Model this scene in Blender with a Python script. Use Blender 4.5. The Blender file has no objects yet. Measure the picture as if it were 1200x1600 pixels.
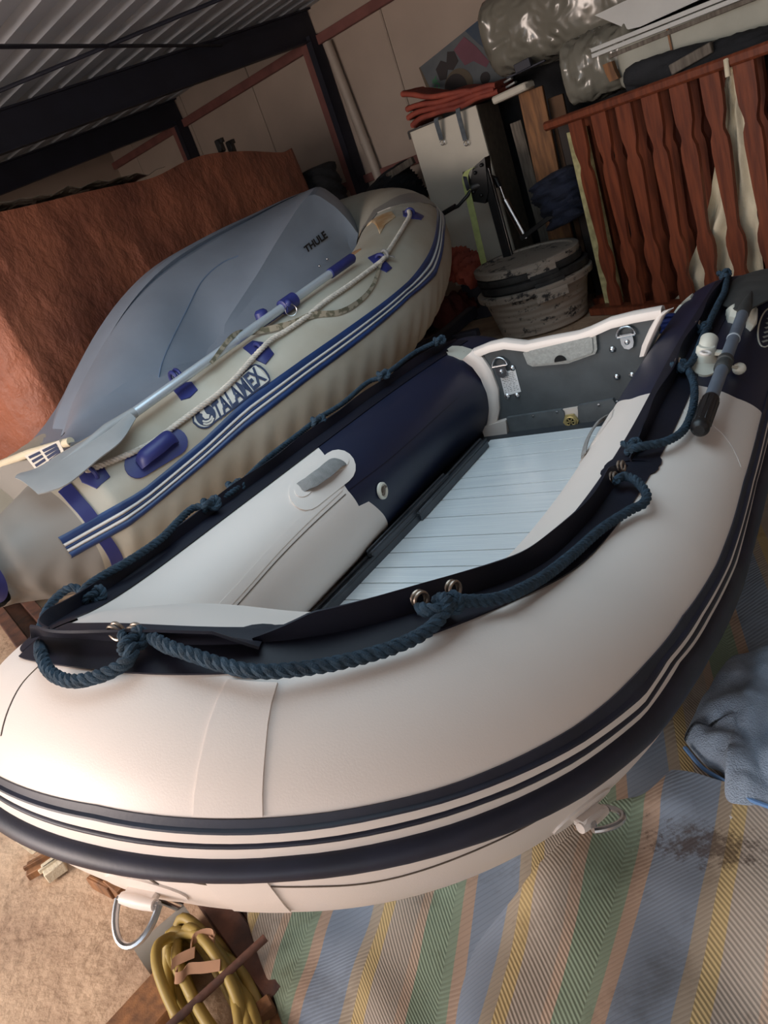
import bpy, bmesh, math, random
import numpy as np
from mathutils import Vector, Matrix, noise
random.seed(7)
SC = bpy.context.scene
COL = SC.collection
PI = math.pi

# ------------------------------------------------------------------ camera
F = 1200.25
R = np.array([[0.816628426812775, -0.058350817241438424, -0.5742065783744977],
              [0.473787255083222, -0.5003890496467965, 0.7246629809189109],
              [-0.32961136121498896, -0.8638321486960487, -0.3809860488747192]])
O = np.array([0., 0., 1.2])
cam = bpy.data.cameras.new('camera'); co = bpy.data.objects.new('camera', cam); COL.objects.link(co)
cam.sensor_fit = 'VERTICAL'; cam.sensor_height = 36; cam.lens = F / 1600 * 36
cam.clip_start = .02; cam.clip_end = 100
M = Matrix.Identity(4)
for i in range(3):
    M[i][0] = R[i, 0]; M[i][1] = -R[i, 1]; M[i][2] = -R[i, 2]; M[i][3] = O[i]
co.matrix_world = M
SC.camera = co

def ray(p): return R @ np.array([p[0] - 600., p[1] - 800., F])
def onz(p, z): d = ray(p); return O + d * ((z - O[2]) / d[2])
def ony(p, y): d = ray(p); return O + d * (y / d[1])
def onx(p, x): d = ray(p); return O + d * (x / d[0])
def onp(p, p0, n): d = ray(p); n = np.array(n, float); return O + d * (((np.array(p0, float) - O) @ n) / (d @ n))
def project(W):
    q = (np.asarray(W, float) - O) @ R
    return np.stack([600 + F * q[..., 0] / q[..., 2], 800 + F * q[..., 1] / q[..., 2]], -1)

# ------------------------------------------------------------------ materials
def lin(c):
    return tuple(((x / 255) / 12.92 if x / 255 <= .04045 else ((x / 255 + .055) / 1.055) ** 2.4) for x in c)
MATS = {}
def mat(name, rgb, rough=.5, metal=0., var=.1, scale=6., bump=0., bscale=60., coat=0., detail=4., rgb2=None, lo=.35, hi=.65, stretch=None, spec=None, coord='Object'):
    if name in MATS: return MATS[name]
    m = bpy.data.materials.new(name); m.use_nodes = True; nt = m.node_tree; N = nt.nodes; L = nt.links
    b = N['Principled BSDF']; b.inputs['Roughness'].default_value = rough; b.inputs['Metallic'].default_value = metal
    if coat: b.inputs['Coat Weight'].default_value = coat
    if spec is not None: b.inputs['Specular IOR Level'].default_value = spec
    tc = N.new('ShaderNodeTexCoord'); mp = N.new('ShaderNodeMapping'); L.new(tc.outputs[coord], mp.inputs[0])
    if stretch: mp.inputs['Scale'].default_value = stretch
    nz = N.new('ShaderNodeTexNoise'); nz.inputs['Scale'].default_value = scale; nz.inputs['Detail'].default_value = detail
    L.new(mp.outputs[0], nz.inputs['Vector'])
    cr = N.new('ShaderNodeValToRGB'); cr.color_ramp.elements[0].position = lo; cr.color_ramp.elements[1].position = hi
    c = lin(rgb)
    if rgb2 is None:
        a1 = tuple(x * (1 - var) for x in c); a2 = tuple(min(1, x * (1 + var)) for x in c)
    else: a1, a2 = lin(rgb2), c
    cr.color_ramp.elements[0].color = (*a1, 1); cr.color_ramp.elements[1].color = (*a2, 1)
    L.new(nz.outputs['Fac'], cr.inputs[0]); L.new(cr.outputs[0], b.inputs['Base Color'])
    if bump:
        n2 = N.new('ShaderNodeTexNoise'); n2.inputs['Scale'].default_value = bscale; n2.inputs['Detail'].default_value = 3
        L.new(mp.outputs[0], n2.inputs['Vector'])
        bp = N.new('ShaderNodeBump'); bp.inputs['Strength'].default_value = bump; bp.inputs['Distance'].default_value = .01
        L.new(n2.outputs['Fac'], bp.inputs['Height']); L.new(bp.outputs[0], b.inputs['Normal'])
    MATS[name] = m; return m

pvc_white = mat('pvc_white', (228, 216, 207), .42, var=.03, scale=2.2, bump=.04, bscale=400)
pvc_navy = mat('pvc_navy', (15, 24, 50), .46, var=.15, scale=3, bump=.04, bscale=300)
pvc_black = mat('pvc_black_navy', (17, 18, 32), .55, var=.2, scale=5, bump=.03, bscale=200, spec=.3)
rubber_navy = mat('rubber_navy', (32, 34, 50), .5, var=.2, scale=14, bump=.03, bscale=150)
seam_dark = mat('seam_dark', (92, 80, 70), .7, var=.2, scale=30)
seam_pale = mat('seam_pale', (228, 219, 213), .42, var=.03, scale=20)
rope_blue = mat('rope_blue', (33, 54, 70), .85, var=.35, scale=60, bump=.4, bscale=500)
rope_white = mat('rope_white', (212, 204, 192), .85, var=.15, scale=60, bump=.4, bscale=500)
steel = mat('steel', (190, 190, 192), .25, metal=1., var=.1, scale=30)
alu = mat('aluminium', (204, 214, 222), .3, metal=.45, var=.05, scale=8, stretch=(1, 40, 40))
alu_floor = mat('aluminium_floor', (240, 246, 250), .28, metal=.25, var=.1, scale=5, stretch=(.6, 60, 1))
grey_rail = mat('grey_rail', (70, 74, 80), .4, metal=.5, var=.15, scale=14)
transom_grey = mat('transom_grey', (72, 77, 80), .6, var=.12, scale=12, bump=.08, bscale=120)
plastic_white = mat('plastic_white', (214, 210, 196), .4, var=.06, scale=14)
plastic_grey = mat('plastic_grey', (150, 152, 148), .5, var=.1, scale=90, bump=.3, bscale=160)
strap_grey = mat('strap_grey', (134, 132, 130), .8, var=.12, scale=40, bump=.3, bscale=300)
brass = mat('brass', (206, 186, 128), .4, metal=.5, var=.12, scale=30)
black_plastic = mat('black_plastic', (24, 24, 26), .4, var=.2, scale=20)
black_void = mat('dark_hole', (6, 6, 7), .9)
oar_dark = mat('oar_dark', (56, 57, 56), .6, var=.15, scale=20, bump=.1, bscale=200)
oar_shaft = mat('oar_shaft', (122, 134, 150), .4, metal=.5, var=.08, scale=10)
paper = mat('paper_label', (222, 222, 222), .7, var=.04)
ink = mat('ink', (60, 60, 66), .7)
tal_skin = mat('pvc_beige', (190, 186, 172), .5, var=.06, scale=3, bump=.05, bscale=300, rgb2=(172, 162, 144))
tal_grey = mat('pvc_grey', (140, 136, 130), .5, var=.06, scale=3)
tal_blue = mat('pvc_blue', (44, 50, 110), .42, var=.12, scale=8)
tal_band = mat('rubber_blue', (34, 58, 104), .32, var=.18, scale=8)
tal_stripe = mat('rubber_stripe_white', (206, 204, 200), .35, var=.05)
rust_stain = mat('rust_stain', (168, 128, 84), .7, rgb2=(196, 178, 150), scale=9)
badge_blue = mat('badge_blue', (40, 52, 84), .5)
badge_white = mat('badge_white', (214, 210, 200), .5)
box_grey = mat('roof_box_grey', (142, 153, 168), .5, var=.06, scale=4, bump=.12, bscale=420)
camo = mat('camo_webbing', (150, 140, 122), .85, rgb2=(96, 92, 74), scale=45, lo=.45, hi=.55)
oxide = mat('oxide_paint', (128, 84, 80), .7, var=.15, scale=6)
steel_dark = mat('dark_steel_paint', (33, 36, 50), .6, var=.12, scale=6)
rusty = mat('rusty_steel', (104, 66, 50), .75, rgb2=(66, 44, 38), scale=14, bump=.15, bscale=80)
wallm = mat('wall_panel', (178, 164, 152), .7, var=.06, scale=2, detail=8)
pipem = mat('white_pipe', (176, 166, 156), .5, var=.05)
wood_red = mat('varnished_wood', (122, 62, 38), .5, rgb2=(92, 44, 28), scale=5, stretch=(9, 9, 1), bump=.1, bscale=30)
wood_raw = mat('raw_timber', (150, 104, 66), .75, rgb2=(104, 72, 48), scale=5, stretch=(8, 8, 1), bump=.1, bscale=40)
wood_grey = mat('weathered_timber', (120, 112, 102), .8, rgb2=(86, 78, 70), scale=6, stretch=(8, 8, 1))
cloth_cream = mat('cream_cotton', (214, 202, 176), .9, var=.06, scale=10, bump=.25, bscale=150)
cloth_orange = mat('orange_cloth', (158, 74, 56), .75, rgb2=(124, 54, 44), scale=8, bump=.3, bscale=60)
cloth_dark = mat('dark_cloth', (32, 34, 38), .9, var=.3, scale=8, bump=.4, bscale=50)
cloth_navy = mat('navy_cloth', (28, 34, 52), .9, var=.3, scale=8, bump=.4, bscale=50)
towel_m = mat('blue_towel', (148, 162, 180), .95, var=.18, scale=16, bump=.6, bscale=330)
towel_hem = mat('towel_hem', (96, 132, 178), .9)
cab_white = mat('cabinet_white', (204, 198, 184), .6, var=.05, scale=5)
cab_side = mat('chipboard_edge', (112, 100, 86), .8, var=.15, scale=20)
foam = mat('yellow_foam', (190, 184, 136), .9, rgb2=(150, 144, 104), scale=24, bump=.3, bscale=60)
strap_green = mat('winch_strap', (178, 188, 122), .8, var=.1, scale=30)
panel_white = mat('white_panel', (196, 198, 196), .55, var=.04)
mattress_m = mat('mattress_ticking', (166, 166, 154), .6, var=.1, scale=5, bump=.5, bscale=14)
hose_m = mat('yellow_hose', (150, 128, 66), .5, var=.14, scale=10)
tie_m = mat('brown_tie', (150, 112, 84), .8, var=.12, scale=20)
pipe_grey = mat('grey_pipe', (138, 134, 126), .55, var=.06)
card_grey = mat('printed_carton', (94, 100, 104), .7, rgb2=(78, 84, 90), scale=5)
card_blue = mat('carton_blue', (38, 62, 88), .7, rgb2=(62, 74, 88), scale=8)
card_pink = mat('carton_pink', (104, 62, 76), .7)
card_green = mat('carton_green', (60, 120, 84), .7)
card_dark = mat('carton_dark', (40, 34, 36), .7)
card_tan = mat('carton_tan', (92, 82, 68), .8)

# ---- special materials
def nodes(name):
    m = bpy.data.materials.new(name); m.use_nodes = True
    return m, m.node_tree.nodes, m.node_tree.links, m.node_tree.nodes['Principled BSDF']
def concrete():
    m, N, L, b = nodes('concrete'); b.inputs['Roughness'].default_value = .85
    tc = N.new('ShaderNodeTexCoord')
    n1 = N.new('ShaderNodeTexNoise'); n1.inputs['Scale'].default_value = 3.2; n1.inputs['Detail'].default_value = 9; n1.inputs['Roughness'].default_value = .65
    cr = N.new('ShaderNodeValToRGB')
    e = cr.color_ramp.elements; e[0].position = .3; e[0].color = (*lin((150, 122, 100)), 1); e[1].position = .72; e[1].color = (*lin((214, 186, 156)), 1)
    n2 = N.new('ShaderNodeTexNoise'); n2.inputs['Scale'].default_value = 40; n2.inputs['Detail'].default_value = 6
    v = N.new('ShaderNodeTexVoronoi'); v.feature = 'DISTANCE_TO_EDGE'; v.inputs['Scale'].default_value = 1.7
    c2 = N.new('ShaderNodeValToRGB'); c2.color_ramp.elements[0].color = (.55, .5, .45, 1); c2.color_ramp.elements[1].position = .012
    mx = N.new('ShaderNodeMixRGB'); mx.blend_type = 'MULTIPLY'; mx.inputs[0].default_value = .5
    bp = N.new('ShaderNodeBump'); bp.inputs['Strength'].default_value = .5; bp.inputs['Distance'].default_value = .012
    for n in (n1, n2): L.new(tc.outputs['Object'], n.inputs['Vector'])
    wob = N.new('ShaderNodeVectorMath'); wob.operation = 'ADD'
    sc = N.new('ShaderNodeVectorMath'); sc.operation = 'SCALE'; sc.inputs['Scale'].default_value = .35
    L.new(n1.outputs['Color'], sc.inputs[0]); L.new(tc.outputs['Object'], wob.inputs[0]); L.new(sc.outputs[0], wob.inputs[1]); L.new(wob.outputs[0], v.inputs['Vector'])
    L.new(n1.outputs['Fac'], cr.inputs[0]); L.new(v.outputs['Distance'], c2.inputs[0])
    L.new(cr.outputs[0], mx.inputs[1]); L.new(c2.outputs[0], mx.inputs[2]); L.new(mx.outputs[0], b.inputs['Base Color'])
    ad = N.new('ShaderNodeMath'); ad.operation = 'ADD'; L.new(n1.outputs['Fac'], ad.inputs[0]); L.new(n2.outputs['Fac'], ad.inputs[1])
    L.new(ad.outputs[0], bp.inputs['Height']); L.new(bp.outputs[0], b.inputs['Normal'])
    return m
concrete_m = concrete()
def tarp():
    m, N, L, b = nodes('orange_tarpaulin'); b.inputs['Roughness'].default_value = .5
    tc = N.new('ShaderNodeTexCoord')
    n1 = N.new('ShaderNodeTexNoise'); n1.inputs['Scale'].default_value = 1.8; n1.inputs['Detail'].default_value = 8
    cr = N.new('ShaderNodeValToRGB'); e = cr.color_ramp.elements
    e[0].position = .3; e[0].color = (*lin((118, 70, 56)), 1); e[1].position = .66; e[1].color = (*lin((180, 112, 84)), 1)
    mp = N.new('ShaderNodeMapping'); mp.inputs['Scale'].default_value = (1, 1.1, .85)
    n2 = N.new('ShaderNodeTexNoise'); n2.inputs['Scale'].default_value = 9; n2.inputs['Detail'].default_value = 6; n2.inputs['Roughness'].default_value = .55; n2.inputs['Distortion'].default_value = .15
    bp = N.new('ShaderNodeBump'); bp.inputs['Strength'].default_value = .75; bp.inputs['Distance'].default_value = .045
    L.new(tc.outputs['Object'], n1.inputs['Vector']); L.new(tc.outputs['Object'], mp.inputs[0]); L.new(mp.outputs[0], n2.inputs['Vector'])
    L.new(n1.outputs['Fac'], cr.inputs[0]); L.new(cr.outputs[0], b.inputs['Base Color']); L.new(n2.outputs['Fac'], bp.inputs['Height']); L.new(bp.outputs[0], b.inputs['Normal'])
    return m
tarp_m = tarp()
def speckle():
    m, N, L, b = nodes('mortar_stained_rubber'); b.inputs['Roughness'].default_value = .8
    tc = N.new('ShaderNodeTexCoord')
    mp = N.new('ShaderNodeMapping'); mp.inputs['Scale'].default_value = (1, 1, 1.6)
    n1 = N.new('ShaderNodeTexNoise'); n1.inputs['Scale'].default_value = 9; n1.inputs['Detail'].default_value = 10; n1.inputs['Roughness'].default_value = .75
    cr = N.new('ShaderNodeValToRGB'); e = cr.color_ramp.elements
    e[0].position = .40; e[0].color = (*lin((44, 42, 42)), 1); e[1].position = .46; e[1].color = (*lin((156, 144, 132)), 1)
    w = N.new('ShaderNodeTexWave'); w.bands_direction = 'Z'; w.inputs['Scale'].default_value = 8; w.inputs['Distortion'].default_value = .6
    bp = N.new('ShaderNodeBump'); bp.inputs['Strength'].default_value = .35; bp.inputs['Distance'].default_value = .01
    L.new(tc.outputs['Object'], mp.inputs[0]); L.new(mp.outputs[0], n1.inputs['Vector']); L.new(tc.outputs['Object'], w.inputs['Vector'])
    L.new(n1.outputs['Fac'], cr.inputs[0]); L.new(cr.outputs[0], b.inputs['Base Color'])
    ad = N.new('ShaderNodeMath'); ad.operation = 'ADD'; L.new(n1.outputs['Fac'], ad.inputs[0]); L.new(w.outputs['Fac'], ad.inputs[1])
    L.new(ad.outputs[0], bp.inputs['Height']); L.new(bp.outputs[0], b.inputs['Normal'])
    return m
tub_m = speckle()
tub_dark = mat('black_rubber_tub', (52, 50, 49), .7, rgb2=(34, 33, 33), scale=14, bump=.3, bscale=40)
def wrap():
    m, N, L, b = nodes('plastic_wrap'); b.inputs['Roughness'].default_value = .22
    b.inputs['Base Color'].default_value = (*lin((122, 120, 110)), 1); b.inputs['Coat Weight'].default_value = .5; b.inputs['Coat Roughness'].default_value = .2
    tc = N.new('ShaderNodeTexCoord'); n2 = N.new('ShaderNodeTexNoise'); n2.noise_type = 'RIDGED_MULTIFRACTAL'; n2.inputs['Scale'].default_value = 13; n2.inputs['Detail'].default_value = 7
    bp = N.new('ShaderNodeBump'); bp.inputs['Strength'].default_value = 1.; bp.inputs['Distance'].default_value = .03
    L.new(tc.outputs['Object'], n2.inputs['Vector']); L.new(n2.outputs['Fac'], bp.inputs['Height']); L.new(bp.outputs[0], b.inputs['Normal']); L.new(bp.outputs[0], b.inputs['Coat Normal'])
    return m
wrap_m = wrap()
def blanket_mat():
    m, N, L, b = nodes('striped_blanket'); b.inputs['Roughness'].default_value = .95
    uv = N.new('ShaderNodeUVMap'); uv.uv_map = 'cloth'
    sp = N.new('ShaderNodeSeparateXYZ'); L.new(uv.outputs[0], sp.inputs[0])
    fr = N.new('ShaderNodeMath'); fr.operation = 'FRACT'; L.new(sp.outputs[0], fr.inputs[0])
    cr = N.new('ShaderNodeValToRGB'); cr.color_ramp.interpolation = 'CONSTANT'
    seq = [(25, (184, 162, 118)), (60, (168, 156, 144)), (20, (180, 158, 140)), (70, (134, 150, 130)), (25, (174, 150, 132)), (90, (130, 142, 158)), (25, (162, 150, 134))]
    tot = sum(w for w, _ in seq); acc = 0
    els = cr.color_ramp.elements
    while len(els) < len(seq): els.new(.5)
    for i, (w, c) in enumerate(seq):
        els[i].position = acc / tot; els[i].color = (*lin(c), 1); acc += w
    L.new(fr.outputs[0], cr.inputs[0])
    # herringbone lines: direction alternates with the stripe
    tw = N.new('ShaderNodeMath'); tw.operation = 'PINGPONG'; tw.inputs[1].default_value = .5; L.new(sp.outputs[0], tw.inputs[0])
    mu = N.new('ShaderNodeMath'); mu.operation = 'MULTIPLY_ADD'; mu.inputs[1].default_value = .3; L.new(tw.outputs[0], mu.inputs[0]); L.new(sp.outputs[1], mu.inputs[2])
    m2 = N.new('ShaderNodeMath'); m2.operation = 'MULTIPLY'; m2.inputs[1].default_value = 2 * PI * 105; L.new(mu.outputs[0], m2.inputs[0])
    sn = N.new('ShaderNodeMath'); sn.operation = 'SINE'; L.new(m2.outputs[0], sn.inputs[0])
    c3 = N.new('ShaderNodeValToRGB'); c3.color_ramp.elements[0].color = (.4, .4, .42, 1); c3.color_ramp.elements[1].position = .16
    mm = N.new('ShaderNodeMath'); mm.operation = 'MULTIPLY_ADD'; mm.inputs[1].default_value = .5; mm.inputs[2].default_value = .5; L.new(sn.outputs[0], mm.inputs[0]); L.new(mm.outputs[0], c3.inputs[0])
    mx = N.new('ShaderNodeMixRGB'); mx.blend_type = 'MULTIPLY'; mx.inputs[0].default_value = .26; L.new(cr.outputs[0], mx.inputs[1]); L.new(c3.outputs[0], mx.inputs[2])
    tc = N.new('ShaderNodeTexCoord'); n1 = N.new('ShaderNodeTexNoise'); n1.inputs['Scale'].default_value = 7; n1.inputs['Detail'].default_value = 9; n1.inputs['Roughness'].default_value = .7
    L.new(tc.outputs['Object'], n1.inputs['Vector'])
    c4 = N.new('ShaderNodeValToRGB'); c4.color_ramp.elements[0].position = .28; c4.color_ramp.elements[0].color = (.5, .45, .4, 1); c4.color_ramp.elements[1].position = .48
    L.new(n1.outputs['Fac'], c4.inputs[0])
    mx2 = N.new('ShaderNodeMixRGB'); mx2.blend_type = 'MULTIPLY'; mx2.inputs[0].default_value = .8; L.new(mx.outputs[0], mx2.inputs[1]); L.new(c4.outputs[0], mx2.inputs[2])
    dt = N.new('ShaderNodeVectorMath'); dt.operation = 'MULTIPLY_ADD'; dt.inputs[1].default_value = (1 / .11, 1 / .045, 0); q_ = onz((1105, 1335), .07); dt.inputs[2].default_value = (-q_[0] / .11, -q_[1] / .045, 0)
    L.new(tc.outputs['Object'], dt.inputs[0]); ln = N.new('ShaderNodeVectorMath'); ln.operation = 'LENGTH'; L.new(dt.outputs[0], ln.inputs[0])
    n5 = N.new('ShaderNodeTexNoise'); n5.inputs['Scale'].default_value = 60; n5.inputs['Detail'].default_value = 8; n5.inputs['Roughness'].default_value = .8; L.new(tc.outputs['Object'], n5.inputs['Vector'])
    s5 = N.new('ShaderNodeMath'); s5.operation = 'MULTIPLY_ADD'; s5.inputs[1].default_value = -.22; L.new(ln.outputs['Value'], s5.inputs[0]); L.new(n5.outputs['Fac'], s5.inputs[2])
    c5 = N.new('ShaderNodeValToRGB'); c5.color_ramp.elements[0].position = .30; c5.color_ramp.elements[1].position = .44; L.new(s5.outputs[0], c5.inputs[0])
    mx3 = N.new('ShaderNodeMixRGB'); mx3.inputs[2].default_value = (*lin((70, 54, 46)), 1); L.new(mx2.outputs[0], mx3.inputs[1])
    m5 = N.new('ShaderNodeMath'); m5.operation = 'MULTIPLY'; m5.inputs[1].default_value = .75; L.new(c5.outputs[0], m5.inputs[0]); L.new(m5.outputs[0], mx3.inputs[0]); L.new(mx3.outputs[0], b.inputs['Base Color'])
    bp = N.new('ShaderNodeBump'); bp.inputs['Strength'].default_value = .2; bp.inputs['Distance'].default_value = .003; L.new(sn.outputs[0], bp.inputs['Height']); L.new(bp.outputs[0], b.inputs['Normal'])
    return m
blanket_m = blanket_mat()
def roof_mat():
    m, N, L, b = nodes('galvanised_roof'); b.inputs['Roughness'].default_value = .42; b.inputs['Metallic'].default_value = .3
    b.inputs['Base Color'].default_value = (*lin((176, 180, 184)), 1)
    tc = N.new('ShaderNodeTexCoord'); n = N.new('ShaderNodeTexNoise'); n.inputs['Scale'].default_value = 2; n.inputs['Detail'].default_value = 6
    cr = N.new('ShaderNodeValToRGB'); cr.color_ramp.elements[0].color = (*lin((160, 168, 178)), 1); cr.color_ramp.elements[1].color = (*lin((206, 214, 224)), 1)
    L.new(tc.outputs['Object'], n.inputs['Vector']); L.new(n.outputs['Fac'], cr.inputs[0]); L.new(cr.outputs[0], b.inputs['Base Color'])
    return m
roof_m = roof_mat()
bottom_skin = mat('boat_bottom_grey', (52, 55, 60), .6)

# ------------------------------------------------------------------ mesh builder
def V3(x): return np.asarray(x, float)
def unit(v): v = V3(v); return v / (np.linalg.norm(v) + 1e-12)
class MB:
    def __init__(s): s.v = []; s.f = []; s.mi = []; s.uv = {}
    def add(s, vs, fs, mi=0):
        o = len(s.v); s.v += [tuple(map(float, p)) for p in vs]
        for f in fs: s.f.append(tuple(o + i for i in f)); s.mi.append(mi)
        return o
    def grid(s, P, cu=False, cv=False, mi=0, mif=None, uv=None):
        P = np.asarray(P, float); n, m = P.shape[:2]; o = len(s.v)
        s.v += [tuple(p) for p in P.reshape(-1, 3)]
        if uv is not None:
            for k, q in enumerate(np.asarray(uv, float).reshape(-1, 2)): s.uv[o + k] = tuple(q)
        for i in range(n if cu else n - 1):
            for j in range(m if cv else m - 1):
                a, b = o + i * m + j, o + ((i + 1) % n) * m + j
                c, d = o + ((i + 1) % n) * m + (j + 1) % m, o + i * m + (j + 1) % m
                s.f.append((a, b, c, d)); s.mi.append(mif(i, j) if mif else mi)
    def slab(s, P, th, mi=0, nrm=None, uv=None):
        """a grid with thickness: front, back and rim"""
        P = np.asarray(P, float); n, m = P.shape[:2]
        if nrm is None:
            du = np.gradient(P, axis=0); dv = np.gradient(P, axis=1); nn = np.cross(du, dv); nn /= np.linalg.norm(nn, axis=2, keepdims=True) + 1e-12
        else: nn = np.broadcast_to(V3(nrm), P.shape)
        Q = P + nn * th
        s.grid(P, mi=mi, uv=uv); s.grid(Q, mi=mi, uv=uv)
        for A, B in ((P[0], Q[0]), (P[-1], Q[-1]), (P[:, 0], Q[:, 0]), (P[:, -1], Q[:, -1])): s.grid(np.stack([A, B]), mi=mi)
    def box(s, c, size, rot=None, mi=0, bev=.0):
        h = V3(size) / 2; c = V3(c); Rm = np.eye(3) if rot is None else np.asarray(rot, float)
        b = min(bev, h.min() * .9)
        if b <= 0:
            vs = [c + Rm @ (h * [x, y, z]) for x in (-1, 1) for y in (-1, 1) for z in (-1, 1)]
            s.add(vs, [(0, 1, 3, 2), (4, 6, 7, 5), (0, 4, 5, 1), (2, 3, 7, 6), (0, 2, 6, 4), (1, 5, 7, 3)], mi); return
        vs = []; idx = {}
        for x in (-1, 1):
            for y in (-1, 1):
                for z in (-1, 1):
                    sg = np.array([x, y, z])
                    for k in range(3):
                        q = h - b; q[k] = h[k]; idx[(x, y, z, k)] = len(vs); vs.append(c + Rm @ (q * sg))
        fs = []
        for k in range(3):
            i, j = [q for q in range(3) if q != k]
            for sg in (-1, 1):
                loop = []
                for a, d in ((-1, -1), (1, -1), (1, 1), (-1, 1)):
                    t = [0, 0, 0]; t[k] = sg; t[i] = a; t[j] = d; loop.append(idx[(*t, k)])
                fs.append(tuple(loop))
            for a in (-1, 1):
                for d in (-1, 1):
                    t1 = [0, 0, 0]; t1[k] = -1; t1[i] = a; t1[j] = d; t2 = list(t1); t2[k] = 1
                    fs.append((idx[(*t1, i)], idx[(*t2, i)], idx[(*t2, j)], idx[(*t1, j)]))
        for x in (-1, 1):
            for y in (-1, 1):
                for z in (-1, 1): fs.append((idx[(x, y, z, 0)], idx[(x, y, z, 1)], idx[(x, y, z, 2)]))
        s.add(vs, fs, mi)
    def bar(s, a, b, w, h, up=(0, 0, 1), mi=0, bev=.003):
        a, b = V3(a), V3(b); d = b - a; L = np.linalg.norm(d); x = d / L
        y = np.cross(up, x); y /= np.linalg.norm(y) + 1e-12; z = np.cross(x, y)
        s.box((a + b) / 2, (L, w, h), np.stack([x, y, z], 1), mi, bev)
    def tube(s, pts, r, seg=12, cap=True, mi=0, closed=False):
        P = np.asarray(pts, float); n = len(P); rr = np.broadcast_to(r, n)
        T = np.gradient(P, axis=0) if not closed else np.roll(P, -1, 0) - np.roll(P, 1, 0)
        T /= np.linalg.norm(T, axis=1)[:, None] + 1e-12
        up = np.array([0, 0, 1.]) if abs(T[0][2]) < .9 else np.array([1., 0, 0])
        x = np.cross(up, T[0]); x /= np.linalg.norm(x); rows = []
        for i in range(n):
            x = x - T[i] * (x @ T[i]); x /= np.linalg.norm(x) + 1e-12; y = np.cross(T[i], x)
            a = np.linspace(0, 2 * PI, seg, endpoint=False)
            rows.append(P[i] + rr[i] * (np.cos(a)[:, None] * x + np.sin(a)[:, None] * y))
        o = len(s.v); s.grid(np.array(rows), cu=closed, cv=True, mi=mi)
        if cap and not closed:
            s.f.append(tuple(o + i for i in range(seg))); s.mi.append(mi)
            s.f.append(tuple(o + (n - 1) * seg + i for i in range(seg))); s.mi.append(mi)
    def lathe(s, prof, base, axis=(0, 0, 1), seg=32, mi=0, sx=1.):
        ax = unit(axis); t = np.array([1., 0, 0]) if abs(ax[0]) < .8 else np.array([0, 1., 0])
        x = unit(np.cross(t, ax)); y = np.cross(ax, x); a = np.linspace(0, 2 * PI, seg, endpoint=False)
        P = np.array([[V3(base) + ax * z + r * (np.cos(q) * x * sx + np.sin(q) * y) for q in a] for r, z in prof])
        o = len(s.v); s.grid(P, cv=True, mi=mi); n = len(prof)
        if prof[0][0] > 1e-5: s.f.append(tuple(o + i for i in range(seg))); s.mi.append(mi)
        if prof[-1][0] > 1e-5: s.f.append(tuple(o + (n - 1) * seg + i for i in range(seg))); s.mi.append(mi)
    def prism(s, poly, ext, mi=0):
        P = [V3(p) for p in poly]; n = len(P); e = V3(ext)
        s.add(P + [p + e for p in P], [tuple(range(n)), tuple(range(2 * n - 1, n - 1, -1))] + [(i, (i + 1) % n, n + (i + 1) % n, n + i) for i in range(n)], mi)
    def sphere(s, c, r, mi=0, seg=16, sc=(1, 1, 1)):
        a = np.linspace(0, PI, seg // 2 + 1); b = np.linspace(0, 2 * PI, seg, endpoint=False)
        s.grid(np.array([[V3(c) + r * V3(sc) * [math.sin(q) * math.cos(w), math.sin(q) * math.sin(w), math.cos(q)] for w in b] for q in a]), cv=True, mi=mi)
    def torus(s, c, R_, r, axis=(0, 0, 1), mi=0, n=24, m=8, arc=2 * PI, x=None):
        ax = unit(axis); t = np.array([1., 0, 0]) if abs(ax[0]) < .8 else np.array([0, 1., 0])
        x = unit(np.cross(t, ax)) if x is None else unit(V3(x) - ax * (V3(x) @ ax)); y = np.cross(ax, x); full = arc > 6.28
        A = np.linspace(0, arc, n, endpoint=not full)
        s.tube([V3(c) + R_ * (math.cos(q) * x + math.sin(q) * y) for q in A], r, m, mi=mi, closed=full)
    def build(s, name, mats, parent=None, smooth=True, ang=40, fix=True):
        me = bpy.data.meshes.new(name); me.from_pydata(s.v, [], s.f)
        for m in (mats if isinstance(mats, (list, tuple)) else [mats]): me.materials.append(m)
        me.polygons.foreach_set('material_index', s.mi)
        if s.uv:
            ul = me.uv_layers.new(name='cloth')
            for lp in me.loops: ul.data[lp.index].uv = s.uv.get(lp.vertex_index, (0, 0))
        bm = bmesh.new(); bm.from_mesh(me); bmesh.ops.remove_doubles(bm, verts=bm.verts, dist=1e-5)
        if fix: bmesh.ops.recalc_face_normals(bm, faces=bm.faces)
        if smooth:
            for f in bm.faces: f.smooth = True
            for e in bm.edges:
                if len(e.link_faces) == 2 and e.calc_face_angle(0) > math.radians(ang): e.smooth = False
        bm.to_mesh(me); bm.free(); me.update()
        o = bpy.data.objects.new(name, me); COL.objects.link(o)
        if parent: o.parent = parent; o.matrix_parent_inverse = parent.matrix_world.inverted()
        return o
def tag(o, label=None, cat=None, group=None, kind=None):
    if label: o['label'] = label
    if cat: o['category'] = cat
    if group: o['group'] = group
    if kind: o['kind'] = kind
    return o
def thing(name, label, cat, loc, group=None):
    o = bpy.data.objects.new(name, None); COL.objects.link(o); o.location = tuple(map(float, loc)); o.empty_display_size = .1
    o.matrix_world = Matrix.Translation(Vector(o.location)); return tag(o, label, cat, group)
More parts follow.
